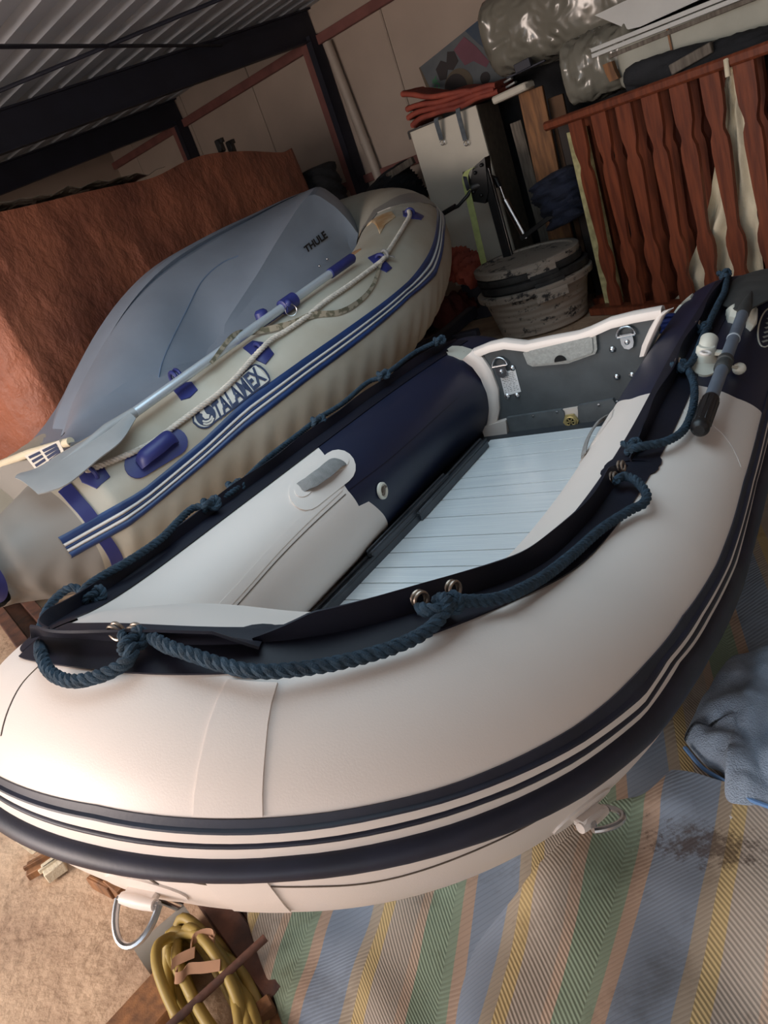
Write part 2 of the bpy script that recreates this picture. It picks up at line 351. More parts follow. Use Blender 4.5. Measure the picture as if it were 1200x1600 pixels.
def catmull(P, n=12):
    P = np.asarray(P, float); Q = np.vstack([2 * P[0] - P[1], P, 2 * P[-1] - P[-2]]); out = []
    for i in range(1, len(Q) - 2):
        for t in np.linspace(0, 1, n, endpoint=False):
            a, b, c, d = Q[i - 1:i + 3]
            out.append(.5 * (2 * b + (c - a) * t + (2 * a - 5 * b + 4 * c - d) * t * t + (3 * b - a - 3 * c + d) * t ** 3))
    out.append(P[-1]); return np.array(out)
def resample(P, step):
    P = np.asarray(P, float); s = np.r_[0, np.cumsum(np.linalg.norm(np.diff(P, axis=0), axis=1))]
    n = max(2, int(s[-1] / step) + 1); t = np.linspace(0, s[-1], n)
    return np.stack([np.interp(t, s, P[:, k]) for k in range(3)], 1)
def rope(mb, pts, r, pitch=None, mi=0, sm=10):
    """three strand laid rope along a path"""
    pitch = pitch or r * 4.0
    P = resample(catmull(pts, sm) if sm else pts, pitch / 9)
    T = np.gradient(P, axis=0); T /= np.linalg.norm(T, axis=1)[:, None] + 1e-12
    x = np.cross([.3, .2, .9], T[0]); x /= np.linalg.norm(x); X = []
    for t in T:
        x = x - t * (x @ t); x /= np.linalg.norm(x) + 1e-12; X.append(x)
    X = np.array(X); Y = np.cross(T, X); s = np.r_[0, np.cumsum(np.linalg.norm(np.diff(P, axis=0), axis=1))]
    for k in range(3):
        a = s / pitch * 2 * PI + k * 2 * PI / 3
        Q = P + r * .46 * (np.cos(a)[:, None] * X + np.sin(a)[:, None] * Y)
        mb.tube(Q, r * .57, 7, mi=mi)
def text(body, bold=.0, ext=0.):
    cu = bpy.data.curves.new('t', 'FONT'); cu.body = body; cu.size = 1; cu.offset = bold; cu.resolution_u = 3
    o = bpy.data.objects.new('t', cu); COL.objects.link(o)
    dg = bpy.context.evaluated_depsgraph_get(); dg.update(); ev = o.evaluated_get(dg); me = ev.to_mesh()
    vs = [tuple(v.co) for v in me.vertices]; fs = [tuple(p.vertices) for p in me.polygons]; ev.to_mesh_clear()
    bpy.data.objects.remove(o); bpy.data.curves.remove(cu)
    a = np.array(vs)[:, :2]; a = (a - a.min(0)) / (a.max(0) - a.min(0)); return a, fs

# ------------------------------------------------------------------ inflated tube surface
def bspl(P, N):
    Q = np.vstack([2 * P[0] - P[1], P, 2 * P[-1] - P[-2]]); m = len(Q) - 3
    t = np.linspace(0, m - 1e-9, N); i = t.astype(int); u = (t - i)[:, None]
    return ((1 - u) ** 3 * Q[i] + (3 * u ** 3 - 6 * u ** 2 + 4) * Q[i + 1] + (-3 * u ** 3 + 3 * u ** 2 + 3 * u + 1) * Q[i + 2] + u ** 3 * Q[i + 3]) / 6
class Tube:
    def __init__(s, pts, rx, rt, rb, taper=None, N=700):
        C = bspl(np.asarray(pts, float), 900); sl = np.r_[0, np.cumsum(np.linalg.norm(np.diff(C, axis=0), axis=1))]; s.L = sl[-1]
        t = np.linspace(0, s.L, N); s.C = np.stack([np.interp(t, sl, C[:, k]) for k in range(3)], 1)
        T = np.gradient(s.C, axis=0); T[:, 2] = 0; T /= np.linalg.norm(T, axis=1)[:, None]
        s.Nn = np.stack([T[:, 1], -T[:, 0], 0 * T[:, 0]], 1)
        s.Nn *= -1  # outward when running right-stern -> bow -> left-stern
        s.u = np.linspace(0, 1, N); s.rx, s.rt, s.rb = rx, rt, rb; s.taper = taper or (lambda u: np.ones_like(u))
    def P(s, u, a, off=0.):
        u, a, off = np.broadcast_arrays(np.asarray(u, float), np.asarray(a, float), np.asarray(off, float))
        C = np.stack([np.interp(u, s.u, s.C[:, k]) for k in range(3)], -1); N = np.stack([np.interp(u, s.u, s.Nn[:, k]) for k in range(3)], -1)
        N = N / np.linalg.norm(N, axis=-1, keepdims=True); k = s.taper(u)
        rz = np.where(np.sin(a) > 0, s.rt, s.rb(u) if callable(s.rb) else s.rb)
        return C + N * ((s.rx * k + off) * np.cos(a))[..., None] + np.array([0, 0, 1.]) * ((rz * k + off) * np.sin(a))[..., None]
    def prep(s):
        U = np.linspace(0, 1, 500); A = np.linspace(-PI, PI, 181); s.gu, s.ga = np.meshgrid(U, A, indexing='ij')
        W = s.P(s.gu, s.ga); s.gp = project(W); d = W - O; s.gd = np.linalg.norm(d, axis=-1)
        n = s.P(s.gu, s.ga, .01) - W; s.vis = (n * d).sum(-1) < 0
    def find(s, px, off=0., amin=-9, amax=9, umin=0, umax=1):
        if not hasattr(s, 'gp'): s.prep()
        e = np.linalg.norm(s.gp - V3(px), axis=-1) + np.where(s.vis, 0, 300) + s.gd * 12 + np.where((s.ga < amin) | (s.ga > amax) | (s.gu < umin) | (s.gu > umax), 1e5, 0)
        i = np.unravel_index(e.argmin(), e.shape); u, a = s.gu[i], s.ga[i]; px = V3(px)
        for _ in range(8):
            p0 = project(s.P(u, a, off)); J = np.stack([(project(s.P(u + 1e-4, a, off)) - p0) / 1e-4, (project(s.P(u, a + 1e-3, off)) - p0) / 1e-3], 1)
            try: d = np.linalg.solve(J.T @ J + np.diag([1., .05]) * 1e1, J.T @ (px - p0))
            except Exception: break
            u = min(max(u + max(-.01, min(.01, d[0])), 0), 1); a += max(-.06, min(.06, d[1]))
        return u, a
    def uvs(s, pts, off=0., **k): return [s.find(p, off, **k) for p in pts]
    def body(s, mb, u0f, u1f, nu, na=72, mi=0, dimple=None):
        A = np.linspace(-PI, PI, na, endpoint=False); k = np.linspace(0, 1, nu)[:, None]
        U0 = np.array([u0f(a) for a in A])[None]; U1 = np.array([u1f(a) for a in A])[None]
        U = U0 + (U1 - U0) * k; AA = np.broadcast_to(A, U.shape)
        mb.grid(s.P(U, AA, dimple(U, AA) if dimple else 0.), cv=True, mi=mi)
    def cap(s, mb, u, rad=1., n=8, mi=0, length=None):
        """rounded cone end"""
        A = np.linspace(-PI, PI, 72, endpoint=False); T = s.C[1] - s.C[0] if u < .5 else s.C[-2] - s.C[-1]
        T = -unit(T); Lc = length or s.rx * .5; rows = []; c = np.array([np.interp(u, s.u, s.C[:, k]) for k in range(3)])
        ring = s.P(np.full(72, u), A)
        for t in np.linspace(0, 1, n):
            q = math.cos(t * PI / 2) if t < 1 else .02
            rows.append(c + (ring - c) * max(q, .02) + T * Lc * math.sin(t * PI / 2))
        mb.grid(np.array(rows), cv=True, mi=mi)
    def strip(s, mb, path, w, h, mi=0, prof=None, nv=5, n=10, base=0.):
        """a strip of width w following a (u, a) path, h above the surface"""
        Q = np.array(path, float) * [s.L, s.rx]; Q = np.c_[Q, np.zeros(len(Q))]
        Q = resample(catmull(Q, n) if len(Q) > 2 else Q, max(.006, w * .5))[:, :2]
        T = np.gradient(Q, axis=0); T /= np.linalg.norm(T, axis=1)[:, None] + 1e-12; S = np.stack([-T[:, 1], T[:, 0]], 1)
        vs = np.linspace(-1, 1, nv); rows = []
        for v, hh in [(-1, base)] + [(v, base + h * (prof(v) if prof else 1)) for v in vs] + [(1, base)]:
            q = Q + S * v * w / 2; rows.append(s.P(q[:, 0] / s.L, q[:, 1] / s.rx, hh))
        mb.grid(np.array(rows).transpose(1, 0, 2), mi=mi)
    def pad(s, mb, poly, h, mi=0, rings=5, base=.0, dome=0.):
        """a patch glued on the surface with outline poly in (u, a)"""
        Q = np.array(poly, float); c = Q.mean(0); rows = []
        for t in np.linspace(0.02, 1, rings): rows.append((c + (Q - c) * t, base + h + dome * (1 - t * t)))
        rows.append((Q, base - .002)); P = np.array([s.P(q[:, 0], q[:, 1], o) for q, o in rows]); mb.grid(P, cv=True, mi=mi)
    def band(s, mb, top, bot, h, prof, nv=8, mi=0, n=260):
        """a rubbing strake between two (u -> a) lines"""
        u0 = max(top[0][0], bot[0][0]); u1 = min(top[-1][0], bot[-1][0]); U = np.linspace(u0, u1, n)
        a0 = np.interp(U, [p[0] for p in top], [p[1] for p in top]); a1 = np.interp(U, [p[0] for p in bot], [p[1] for p in bot])
        rows = [s.P(U, a0, 0.)] + [s.P(U, a0 + (a1 - a0) * t, h * prof(t)) for t in np.linspace(0, 1, nv)] + [s.P(U, a1, 0.)]
        mb.grid(np.array(rows).transpose(1, 0, 2), mi=mi)
def stadium(p, q, r0, r1, n=10):
    """outline in pixels around two circles"""
    p, q = V3(p), V3(q); d = unit(q - p); a0 = math.atan2(d[1], d[0]); out = []
    for t in np.linspace(a0 - PI / 2, a0 + PI / 2, n): out.append(q + r1 * np.array([math.cos(t), math.sin(t)]))
    for t in np.linspace(a0 + PI / 2, a0 + 3 * PI / 2, n): out.append(p + r0 * np.array([math.cos(t), math.sin(t)]))
    return out
def ellipse(c, rx, ry, rot=0., n=24):
    a = np.linspace(0, 2 * PI, n, endpoint=False); r = math.radians(rot)
    return [(c[0] + rx * math.cos(t) * math.cos(r) - ry * math.sin(t) * math.sin(r), c[1] + rx * math.cos(t) * math.sin(r) + ry * math.sin(t) * math.cos(r)) for t in a]
def frame(n, x):
    n = unit(n); x = unit(V3(x) - n * (V3(x) @ n)); return n, x, np.cross(n, x)
def dring(name, c, n, x, r, t, parent, label=None):
    """D shaped ring: straight bar along x, bow away from it"""
    n, x, y = frame(n, x); mb = MB(); A = np.linspace(0, PI, 14)
    mb.tube(np.array([V3(c) + x * r * math.cos(q) + y * r * 1.05 * math.sin(q) for q in A]), t, 8)
    mb.tube([V3(c) - x * r, V3(c) + x * r], t, 8); o = mb.build(name, steel, parent); return o
# ================================================================== white and navy dinghy
DC = [[-0.508, 2.898, 0.325], [-0.521, 2.714, 0.315], [-0.532, 2.531, 0.306], [-0.54, 2.347, 0.298], [-0.543, 2.163, 0.292], [-0.542, 1.979, 0.288], [-0.539, 1.795, 0.287], [-0.539, 1.61, 0.29], [-0.542, 1.426, 0.297], [-0.55, 1.243, 0.31], [-0.556, 1.064, 0.342], [-0.559, 0.902, 0.414], [-0.591, 0.742, 0.479], [-0.69, 0.607, 0.527], [-0.843, 0.535, 0.574], [-1.013, 0.531, 0.581], [-1.186, 0.569, 0.546], [-1.355, 0.621, 0.504], [-1.487, 0.717, 0.45], [-1.54, 0.875, 0.412], [-1.541, 1.057, 0.404], [-1.535, 1.241, 0.402], [-1.533, 1.426, 0.397], [-1.536, 1.61, 0.391], [-1.545, 1.793, 0.382], [-1.556, 1.977, 0.372], [-1.565, 2.161, 0.362], [-1.569, 2.344, 0.352], [-1.565, 2.528, 0.342], [-1.557, 2.712, 0.332], [-1.548, 2.877, 0.323]]
D = Tube(DC, .2208, .165, lambda u: .2208 + .026 * np.exp(-((u - .41) / .11) ** 2))
dinghy = thing('inflatable_dinghy', 'large cream and navy inflatable dinghy with slatted aluminium floor and blue rope, in the foreground', 'boat', (-1.03, 1.6, .08))
ux = lambda px, **k: D.find(px, **k)
# white / navy boundary as u(a)
bR = [(3.14, .152), (2.4, .152), (1.57, .152), (.8, .152), (0, .152), (-1.57, .152), (-3.14, .152)]
def ubound(pts, **k):
    q = sorted([(a, u) for u, a in D.uvs(pts, **k)]); A = [x[0] for x in q]; U = [x[1] for x in q]
    return lambda a: float(np.interp(a, A, U)) if -9 < a < 9 else 0
fR = ubound([(951, 644), (985, 624), (1018, 614), (1062, 600), (1100, 604), (1150, 622), (1188, 642)], umax=.4)
fL = ubound([(488, 692), (520, 735), (542, 765), (575, 783), (600, 805), (606, 825)], umin=.6)
mb = MB()
wr = lambda q: .0012 * np.sin(q)
D.body(mb, lambda a: fR(a), lambda a: fL(a), 240, 96, 0)
D.body(mb, lambda a: 0., lambda a: fR(a), 40, 96, 1)
D.body(mb, lambda a: fL(a), lambda a: 1., 60, 96, 1)
D.cap(mb, 0., mi=1, length=.16); D.cap(mb, 1., mi=1, length=.16)
hull = mb.build('inflatable_tube', [pvc_white, pvc_navy], dinghy)

# rubbing strake bands round the outside
def line(pts, umax=.9):
    q = sorted(D.uvs(pts, umax=.62, amin=-1.2, amax=1.5)); q = [q[0]] + [q[i] for i in range(1, len(q)) if q[i][0] - q[i - 1][0] > .004]
    a0, a1 = q[0][1], q[-1][1]; return [(0.03, a0)] + q + [(.97, a1)]
T1 = [(1186, 663), (1161, 754), (1144, 817), (1120, 880), (1066, 962), (1010, 1034), (955, 1090), (900, 1133), (800, 1187), (700, 1227), (600, 1253), (450, 1275), (335, 1279), (150, 1257), (4, 1215)]
T2 = [(1191, 680), (1172, 754), (1155, 820), (1135, 880), (1090, 962), (1037, 1034), (1000, 1090), (900, 1164), (800, 1213), (700, 1250), (600, 1275), (450, 1299), (335, 1302), (150, 1279), (4, 1232)]
T3 = [(1194, 684), (1176, 754), (1159, 820), (1140, 880), (1096, 962), (1046, 1034), (1003, 1099), (900, 1175), (800, 1226), (700, 1263), (600, 1289), (450, 1312), (335, 1316), (150, 1294), (4, 1241)]
T4 = [(1196, 690), (1179, 754), (1163, 820), (1146, 880), (1105, 962), (1054, 1034), (1003, 1109), (900, 1187), (800, 1237), (700, 1273), (600, 1299), (450, 1321), (335, 1325), (150, 1303), (4, 1249)]
T5 = [(1197, 693), (1180.5, 754), (1165, 820), (1149, 880), (1109, 962), (1060, 1034), (1003, 1117), (900, 1196), (800, 1248), (700, 1286), (600, 1312), (450, 1334), (335, 1339), (150, 1317), (4, 1259)]
T6 = [(1199, 720), (1190, 762), (1176, 822), (1160, 880), (1132, 962), (1090, 1034), (1000, 1160), (900, 1238), (800, 1287), (700, 1320), (600, 1345), (450, 1364), (335, 1367), (150, 1345), (4, 1282)]
LN = [line(t) for t in (T1, T2, T3, T4, T5, T6)]
def shiftdown(l, da): return [(u, a + da) for u, a in l]
mb = MB(); D.band(mb, LN[0], LN[1], .006, lambda t: .5 + .9 * (t > .6) * math.sin((t - .6) / .4 * PI) ** .7 if t > .6 else .5); mb.build('upper_navy_band', rubber_navy, dinghy)
mb = MB(); D.band(mb, LN[2], LN[3], .006, lambda t: .4 + .6 * math.sin(t * PI)); mb.build('middle_navy_band', rubber_navy, dinghy)
mb = MB(); D.band(mb, LN[4], LN[5], .022, lambda t: .15 + .85 * math.sin(t * PI) ** .6, nv=11); mb.build('rubbing_strake', rubber_navy, dinghy)
mb = MB(); D.band(mb, LN[1], LN[2], .003, lambda t: 1); D.band(mb, LN[3], LN[4], .003, lambda t: 1); mb.build('cream_band', pvc_white, dinghy)

# seams
def seam(pts, name='seam', m=seam_dark, w=.0025, h=.0012, **k):
    mb = MB(); D.strip(mb, D.uvs(pts, **k), w, h, nv=2); return mb.build(name, m, dinghy)
seam([(410, 1068), (398, 1110), (388, 1170), (379, 1240), (378, 1276)])
seam([(392, 1368), (400, 1390), (415, 1405), (437, 1426)], w=.003)
seam([(62, 1040), (35, 1068), (15, 1105), (2, 1150)])
seam([(392, 1383), (480, 1385), (600, 1375), (750, 1325), (880, 1255), (1000, 1150), (1090, 1030)], w=.002)
seam([(85, 1312), (140, 1332), (200, 1350), (270, 1372), (352, 1385)], w=.002)
seam([(196, 1343), (230, 1370), (262, 1390)], w=.003)
seam([(540, 772), (490, 818), (440, 868), (390, 924), (345, 975)], umin=.5, w=.003)
seam([(545, 766), (610, 716), (660, 672), (715, 622)], umin=.5, w=.002, m=pvc_black)
mb = MB(); D.strip(mb, D.uvs([(395, 1066), (378, 1110), (366, 1170), (357, 1240), (356, 1276)]), .055, .003, nv=6); mb.build('seam_tape', pvc_white, dinghy)
mb = MB(); D.strip(mb, D.uvs([(362, 1369), (375, 1385), (392, 1405), (410, 1422)]), .05, .003, nv=6); mb.build('seam_tape', pvc_white, dinghy)
mb = MB(); D.strip(mb, D.uvs([(530, 762), (480, 808), (430, 858), (380, 914), (330, 968)], umin=.5), .03, .0018, nv=6); mb.build('seam_tape', pvc_white, dinghy)
seam([(1066, 640), (1100, 655), (1135, 685), (1158, 730)], umax=.3, m=seam_pale, w=.004)

# ---- spray flap: strip glued on top with an upright fin
def flap(name, us, a0, hgt, lean, halfw, lobe0=0, lobe1=0):
    us = np.array(us); n = len(us); mb = MB(); A = np.broadcast_to(a0, us.shape)
    s = np.linspace(0, 1, n); w = np.full(n, halfw)
    rows = []
    for t in np.linspace(-1, 1, 9): rows.append(D.P(us, A + t * w, .0035 + .004 * (1 - abs(t))))
    rows = [D.P(us, A - w, -.001)] + rows + [D.P(us, A + w, -.001)]
    mb.grid(np.array(rows).transpose(1, 0, 2))
    for k, e in ((0, lobe0), (n - 1, lobe1)):
        if e: D.pad(mb, [(us[k] + e * math.cos(q) / D.L, A[k] + e * 1.15 * math.sin(q) / D.rx) for q in np.linspace(0, 2 * PI, 20, endpoint=False)], .004)
    base = mb.build(name, pvc_black, dinghy)
    mb = MB(); b = D.P(us, A, .004); N = np.stack([np.interp(us, D.u, D.Nn[:, k]) for k in range(3)], -1)
    h = hgt * np.minimum(1, .25 + 9 * np.minimum(s, 1 - s)); wob = lean + .006 * np.sin(us * 90)
    P = [b + np.array([0, 0, 1.]) * (h * t)[:, None] + N * (wob * t * t)[:, None] for t in (0, .25, .5, .75, 1)]
    mb.slab(np.array(P).transpose(1, 0, 2), .004); mb.build('fin', pvc_black, base)
    return base
uC0 = D.find((412, 1018))[0]; uB0 = D.find((90, 985))[0]; uC1 = D.find((983, 727))[0]; uE = D.find((1125, 440))[0]; uL1 = D.find((690, 540), umin=.6)[0]
AT = PI / 2 - .06
flap('spray_flap', np.linspace(uE * .8, uC1 - .002, 60), AT, .04, 0, .24, lobe1=.055)
flap('spray_flap', np.linspace(uC1 + .003, uC0 + .002, 90), AT, .042, -.004, .24, lobe0=.055, lobe1=.05)
flap('spray_flap', np.linspace(uC0, uB0, 60), AT, .034, .02, .22)
flap('spray_flap', np.linspace(uB0 + .002, uL1, 120), PI / 2, .034, 0, .24)

# eyelets in the fins, and the rope through them
eyes = [(202, 995), (236, 993), (655, 948), (698, 931), (957, 756), (968, 738), (1101, 512), (1067, 572)]
def topP(px, h, umin=0, umax=1):
    u, a = D.find(px, umin=umin, umax=umax, off=h); return u
for e in eyes:
    u = D.find((e[0], e[1] + 8))[0]; c = D.P(u, AT, .026); n = np.array([np.interp(u, D.u, D.Nn[:, k]) for k in range(3)])
    mb = MB(); mb.torus(c + n * .003, .0115, .0028, n, n=20, m=8); mb.torus(c - n * .005, .0115, .0028, n, n=20, m=8); mb.build('eyelet', mat('eyelet_metal', (176, 160, 146), .35, metal=.9), dinghy)
def on(px, off, **k):
    u, a = D.find(px, off=off, **k); return D.P(u, a, off)
RR = .0102
segs = []
def rp(l, **k): return [on(p[:2], max(p[2], .022) if len(p) > 2 else .0185, **k) for p in l]
bow = [(238, 996, .03), (262, 1010, .032), (300, 1023, .03), (345, 1038, .027), (400, 1049, .027), (470, 1045, .022), (540, 1033), (610, 1013), (660, 990, .018), (690, 963, .03), (697, 940, .04), (690, 934, .036)]
left_bow = [(203, 1002, .03), (206, 1020, .03), (190, 1040, .018), (150, 1058), (110, 1064), (78, 1050, .02), (64, 1022, .03)]
mid = [(655, 950, .03), (672, 954, .036), (697, 950, .034), (720, 940, .03), (765, 938, .02), (800, 928, .018), (850, 901), (895, 866), (940, 826), (985, 797), (1005, 787, .018), (1010, 772, .026), (995, 752, .03), (975, 744, .03), (962, 752, .03)]
stern = [(985, 702, .03), (1005, 697, .03), (1040, 690, .025), (1068, 672, .022), (1082, 640, .02), (1085, 605, .02), (1076, 580, .024), (1064, 570, .03), (1068, 578, .03), (1084, 560, .02), (1098, 527, .022), (1110, 500, .028), (1122, 475, .03), (1132, 455, .03), (1136, 430, .035)]
mb = MB(); rope(mb, rp(bow), RR); rope(mb, rp(left_bow) + [D.P(D.find((64, 1022))[0], PI / 2 - .5, .06) + V3((-.01, .02, .0))][:0], RR)
rope(mb, rp(mid), RR); rope(mb, rp(stern, umax=.35), RR)
# left side: from the corner loop back along the far tube
def lift(px, dz, y=None, u=None): return onz(px, dz)
zf = lambda px: D.P(D.find(px)[0], PI / 2)[2]
loop = rp([left_bow[-1]]) + [onz((62, 990), .60), onz((72, 955), .605), onz((92, 930), .615), onz((112, 918), .62), onz((128, 925), .605), onz((126, 938), .60)]
rope(mb, loop, RR)
far = [onz((126, 938), .60), onz((132, 920), .62), onz((160, 900), .62), onz((205, 874), .615), onz((250, 843), .61), onz((278, 815), .61), onz((300, 795), .61), onz((322, 790), .605), onz((335, 786), .60)]
rope(mb, far, RR)
far2 = [onz((p[0] - 4, p[1] - 4), .59 - .02 * i / 6) for i, p in enumerate([(345, 785), (372, 768), (420, 722), (470, 683), (505, 656), (540, 634), (578, 602), (605, 590), (650, 556), (690, 536)])]
rope(mb, far2, RR * .9)
mb.build('grab_rope', rope_blue, dinghy)
# knots where the rope crosses the fins
def knot(c, r, name='rope_knot'):
    mb = MB(); c = V3(c)
    t = np.linspace(0, 2 * PI, 60); P = np.stack([c[0] + r * (np.sin(t) + 2 * np.sin(2 * t)) * .45, c[1] + r * (np.cos(t) - 2 * np.cos(2 * t)) * .45, c[2] - r * np.sin(3 * t) * .6], 1)
    rope(mb, P, RR * (.85 if r > .015 else .7), sm=0); return mb.build(name, rope_blue, dinghy)
for p, z in [((148, 935), .605), ((330, 792), .6), ((368, 765), .585), ((498, 662), .585), ((600, 590), .575), ((688, 536), .56)]: knot(onz((p[0] - 2, p[1] - 4), z), .016 if p[0] > 400 else .018)
for p in [(986, 697), (1061, 572), (1098, 512), (1131, 428)]: knot(on(p, .022, umax=.4), .015)
knot(on((206, 1000), .03), .014); knot(on((698, 945), .03), .014)

# ---- transom at the stern
YT = 2.56; tp = lambda p, dy=0.: ony(p, YT + dy)
yv = np.array([0, 1., 0])
top = [(744, 556), (765, 546), (787, 541), (822, 544), (860, 536), (904, 528), (921, 522), (954, 507), (990, 498), (1024, 492), (1030, 520), (1010, 560), (985, 600), (965, 645), (940, 668), (790, 690), (775, 668), (780, 640), (772, 600)]
mb = MB(); mb.prism([tp(p) for p in top], (0, .035, 0)); tr = mb.build('transom', transom_grey, dinghy, ang=30)
cap = [(738, 552), (765, 541), (787, 536), (822, 540), (860, 532), (904, 524), (921, 518), (954, 503), (990, 494), (1034, 486)]
mb = MB(); P = np.array([tp(p, -.004) for p in cap])
prof = [(-.012, -.02), (-.013, -.004), (-.008, .006), (.004, .011), (.024, .012), (.042, .006), (.047, -.006), (.046, -.02)]
mb.grid(np.array([[q + V3((0, dy, dz)) for dy, dz in prof] for q in P]))
mb.build('transom_cap', pvc_white, tr)
pad_ = [(817, 552), (822, 546), (925, 521), (931, 524), (933, 546), (930, 553), (888, 568), (832, 573), (824, 569)]
mb = MB(); mb.prism([tp(p, -.014) for p in pad_], (0, .016, 0)); inner = [V3(tp(p, -.0145)) for p in pad_]; c = np.mean(inner, 0); mb.prism([c + (q - c) * [.9, 1, .8] for q in inner], (0, -.004, 0)); mp_ = mb.build('motor_pad', plastic_grey, tr, ang=30)
hc = tp((875, 561), -.02); mb = MB(); mb.prism([hc + V3((.022 * math.cos(t), 0, .022 * math.sin(t) - .008)) for t in np.linspace(0, PI, 14)], (0, -.003, 0)); mb.build('drain_notch', black_void, mp_)
for p in [(782, 574), (979, 527)]:
    c = tp(p, -.012); dring('lifting_ring', c + V3((0, -.004, .006)), (0, -1, .2), (1, 0, 0), .03, .0045, tr)
    mb = MB(); mb.prism([c + V3((x * .021, .002, z)) for x, z in [(-1, .012), (1, .012), (1, -.02), (.7, -.036), (0, -.042), (-.7, -.036), (-1, -.02)]], (0, -.006, 0))
    mb.sphere(c + V3((0, -.006, -.016)), .009, sc=(1, .6, 1)); mb.build('ring_plate', steel, tr)
for p in [(957, 546), (964, 589), (988, 586), (801, 575), (755, 582), (1014, 529), (793, 619), (808, 618)]:
    mb = MB(); c = tp(p, -.002); mb.lathe([(.011, .0), (.011, .003), (.006, .008), (.0, .009)], c, (0, -1, 0), 16); mb.build('bolt_head', steel, tr)
lab = [(780, 583), (805, 577), (814, 612), (789, 619)]
mb = MB(); mb.prism([tp(p, -.003) for p in lab], (0, .002, 0)); lb = mb.build('data_plate', paper, tr, smooth=False)
mb = MB(); q = [tp(p, -.0042) for p in lab]
rs = random.Random(3)
for i in range(11):
    t = .1 + .075 * i; a = q[0] + (q[3] - q[0]) * t; b = q[1] + (q[2] - q[1]) * t; x0 = .06 + .1 * rs.random() * (i % 3); 
    while x0 < .85:
        x1 = x0 + .04 + .1 * rs.random(); e = (q[3] - q[0]) * .018
        mb.add([a + (b - a) * x0, a + (b - a) * min(x1, .92), a + (b - a) * min(x1, .92) + e, a + (b - a) * x0 + e], [(0, 1, 2, 3)]); x0 = x1 + .03 + .12 * rs.random() * (i > 4)
mb.build('printed_lines', ink, lb, smooth=False)
for poly in ([(791, 653), (877, 640), (881, 644), (884, 668), (798, 682)], [(903, 634), (957, 624), (975, 650), (908, 664), (903, 660)]):
    mb = MB(); mb.prism([tp(p, -.016) for p in poly], (0, .018, 0)); bd = mb.build('floor_batten', mat('batten_grey', (92, 96, 98), .6, var=.15, scale=20), tr)
    x0 = min(p[0] for p in poly); x1 = max(p[0] for p in poly)
    for t in (.45, .85):
        px = (x0 + (x1 - x0) * t, 657 - (x0 + (x1 - x0) * t - 791) * .17); mb = MB(); mb.lathe([(.005, 0), (.005, .002), (0, .003)], tp(px, -.017), (0, -1, 0), 12); mb.build('screw', steel, bd)
mb = MB(); mb.prism([tp(p, -.008) for p in [(878, 640), (902, 636), (906, 664), (884, 668)]], (0, .008, 0)); dp = mb.build('drain_plate', pvc_white, tr)
c = tp((893, 657), -.012); mb = MB(); mb.prism([c + V3((.03 * math.cos(t), 0, .03 * math.sin(t))) for t in np.linspace(0, 2 * PI, 6, endpoint=False)], (0, -.01, 0)); mb.torus(c + V3((0, -.011, 0)), .018, .004, (0, 1, 0))
for k in range(3): mb.bar(c + V3((.017 * math.cos(k * PI / 3), -.012, .017 * math.sin(k * PI / 3))), c - V3((.017 * math.cos(k * PI / 3), .012, .017 * math.sin(k * PI / 3))), .004, .004, up=(0, 1, 0), bev=0)
dr = mb.build('drain_fitting', brass, dp); mb = MB(); mb.lathe([(.016, 0), (.0, .0005)], c + V3((0, -.0105, 0)), (0, -1, 0), 20); mb.build('drain_hole', black_void, dr)
# white flange gluing the transom to the tube on each side
fl = [(697, 545), (712, 542), (735, 544), (752, 552), (768, 575), (779, 605), (780, 635), (774, 664), (755, 668), (762, 640), (760, 612), (748, 585), (730, 570), (705, 560)]
def rib(outer, inn, name, dy=-.012):
    mb = MB(); n = len(outer); rows = np.array([[tp((o[0] * (1 - t) + i[0] * t, o[1] * (1 - t) + i[1] * t), dy - .012 * math.sin(t * PI)) for t in np.linspace(0, 1, 6)] for o, i in zip(outer, inn)])
    mb.slab(rows, .012, nrm=(0, 1, 0)); return mb.build(name, pvc_white, dinghy)
rib([(738, 548), (752, 556), (768, 580), (778, 608), (780, 640), (774, 668)], [(722, 562), (738, 574), (751, 592), (760, 615), (762, 640), (755, 672)], 'transom_flange')
mb = MB(); D.pad(mb, D.uvs([(694, 548), (705, 542), (722, 543), (738, 548), (748, 556), (752, 572), (738, 568), (718, 562), (700, 555)], umin=.8), .006); mb.build('flange_pad', plastic_white, dinghy)
rib([(1034, 488), (1024, 497), (1014, 515), (1003, 540), (999, 558)], [(1052, 482), (1040, 492), (1030, 512), (1018, 538), (1010, 556)], 'transom_flange')
mb = MB(); D.pad(mb, D.uvs([(1084, 460), (1080, 467), (1062, 480), (1046, 492), (1052, 480), (1068, 466)], umax=.25), .006); mb.build('flange_pad', plastic_white, dinghy)
mb = MB(); mb.prism([tp(p, -.03) for p in [(752, 668), (790, 657), (793, 685), (760, 694)]], (0, .03, 0)); mb.build('corner_block', pvc_white, dinghy)

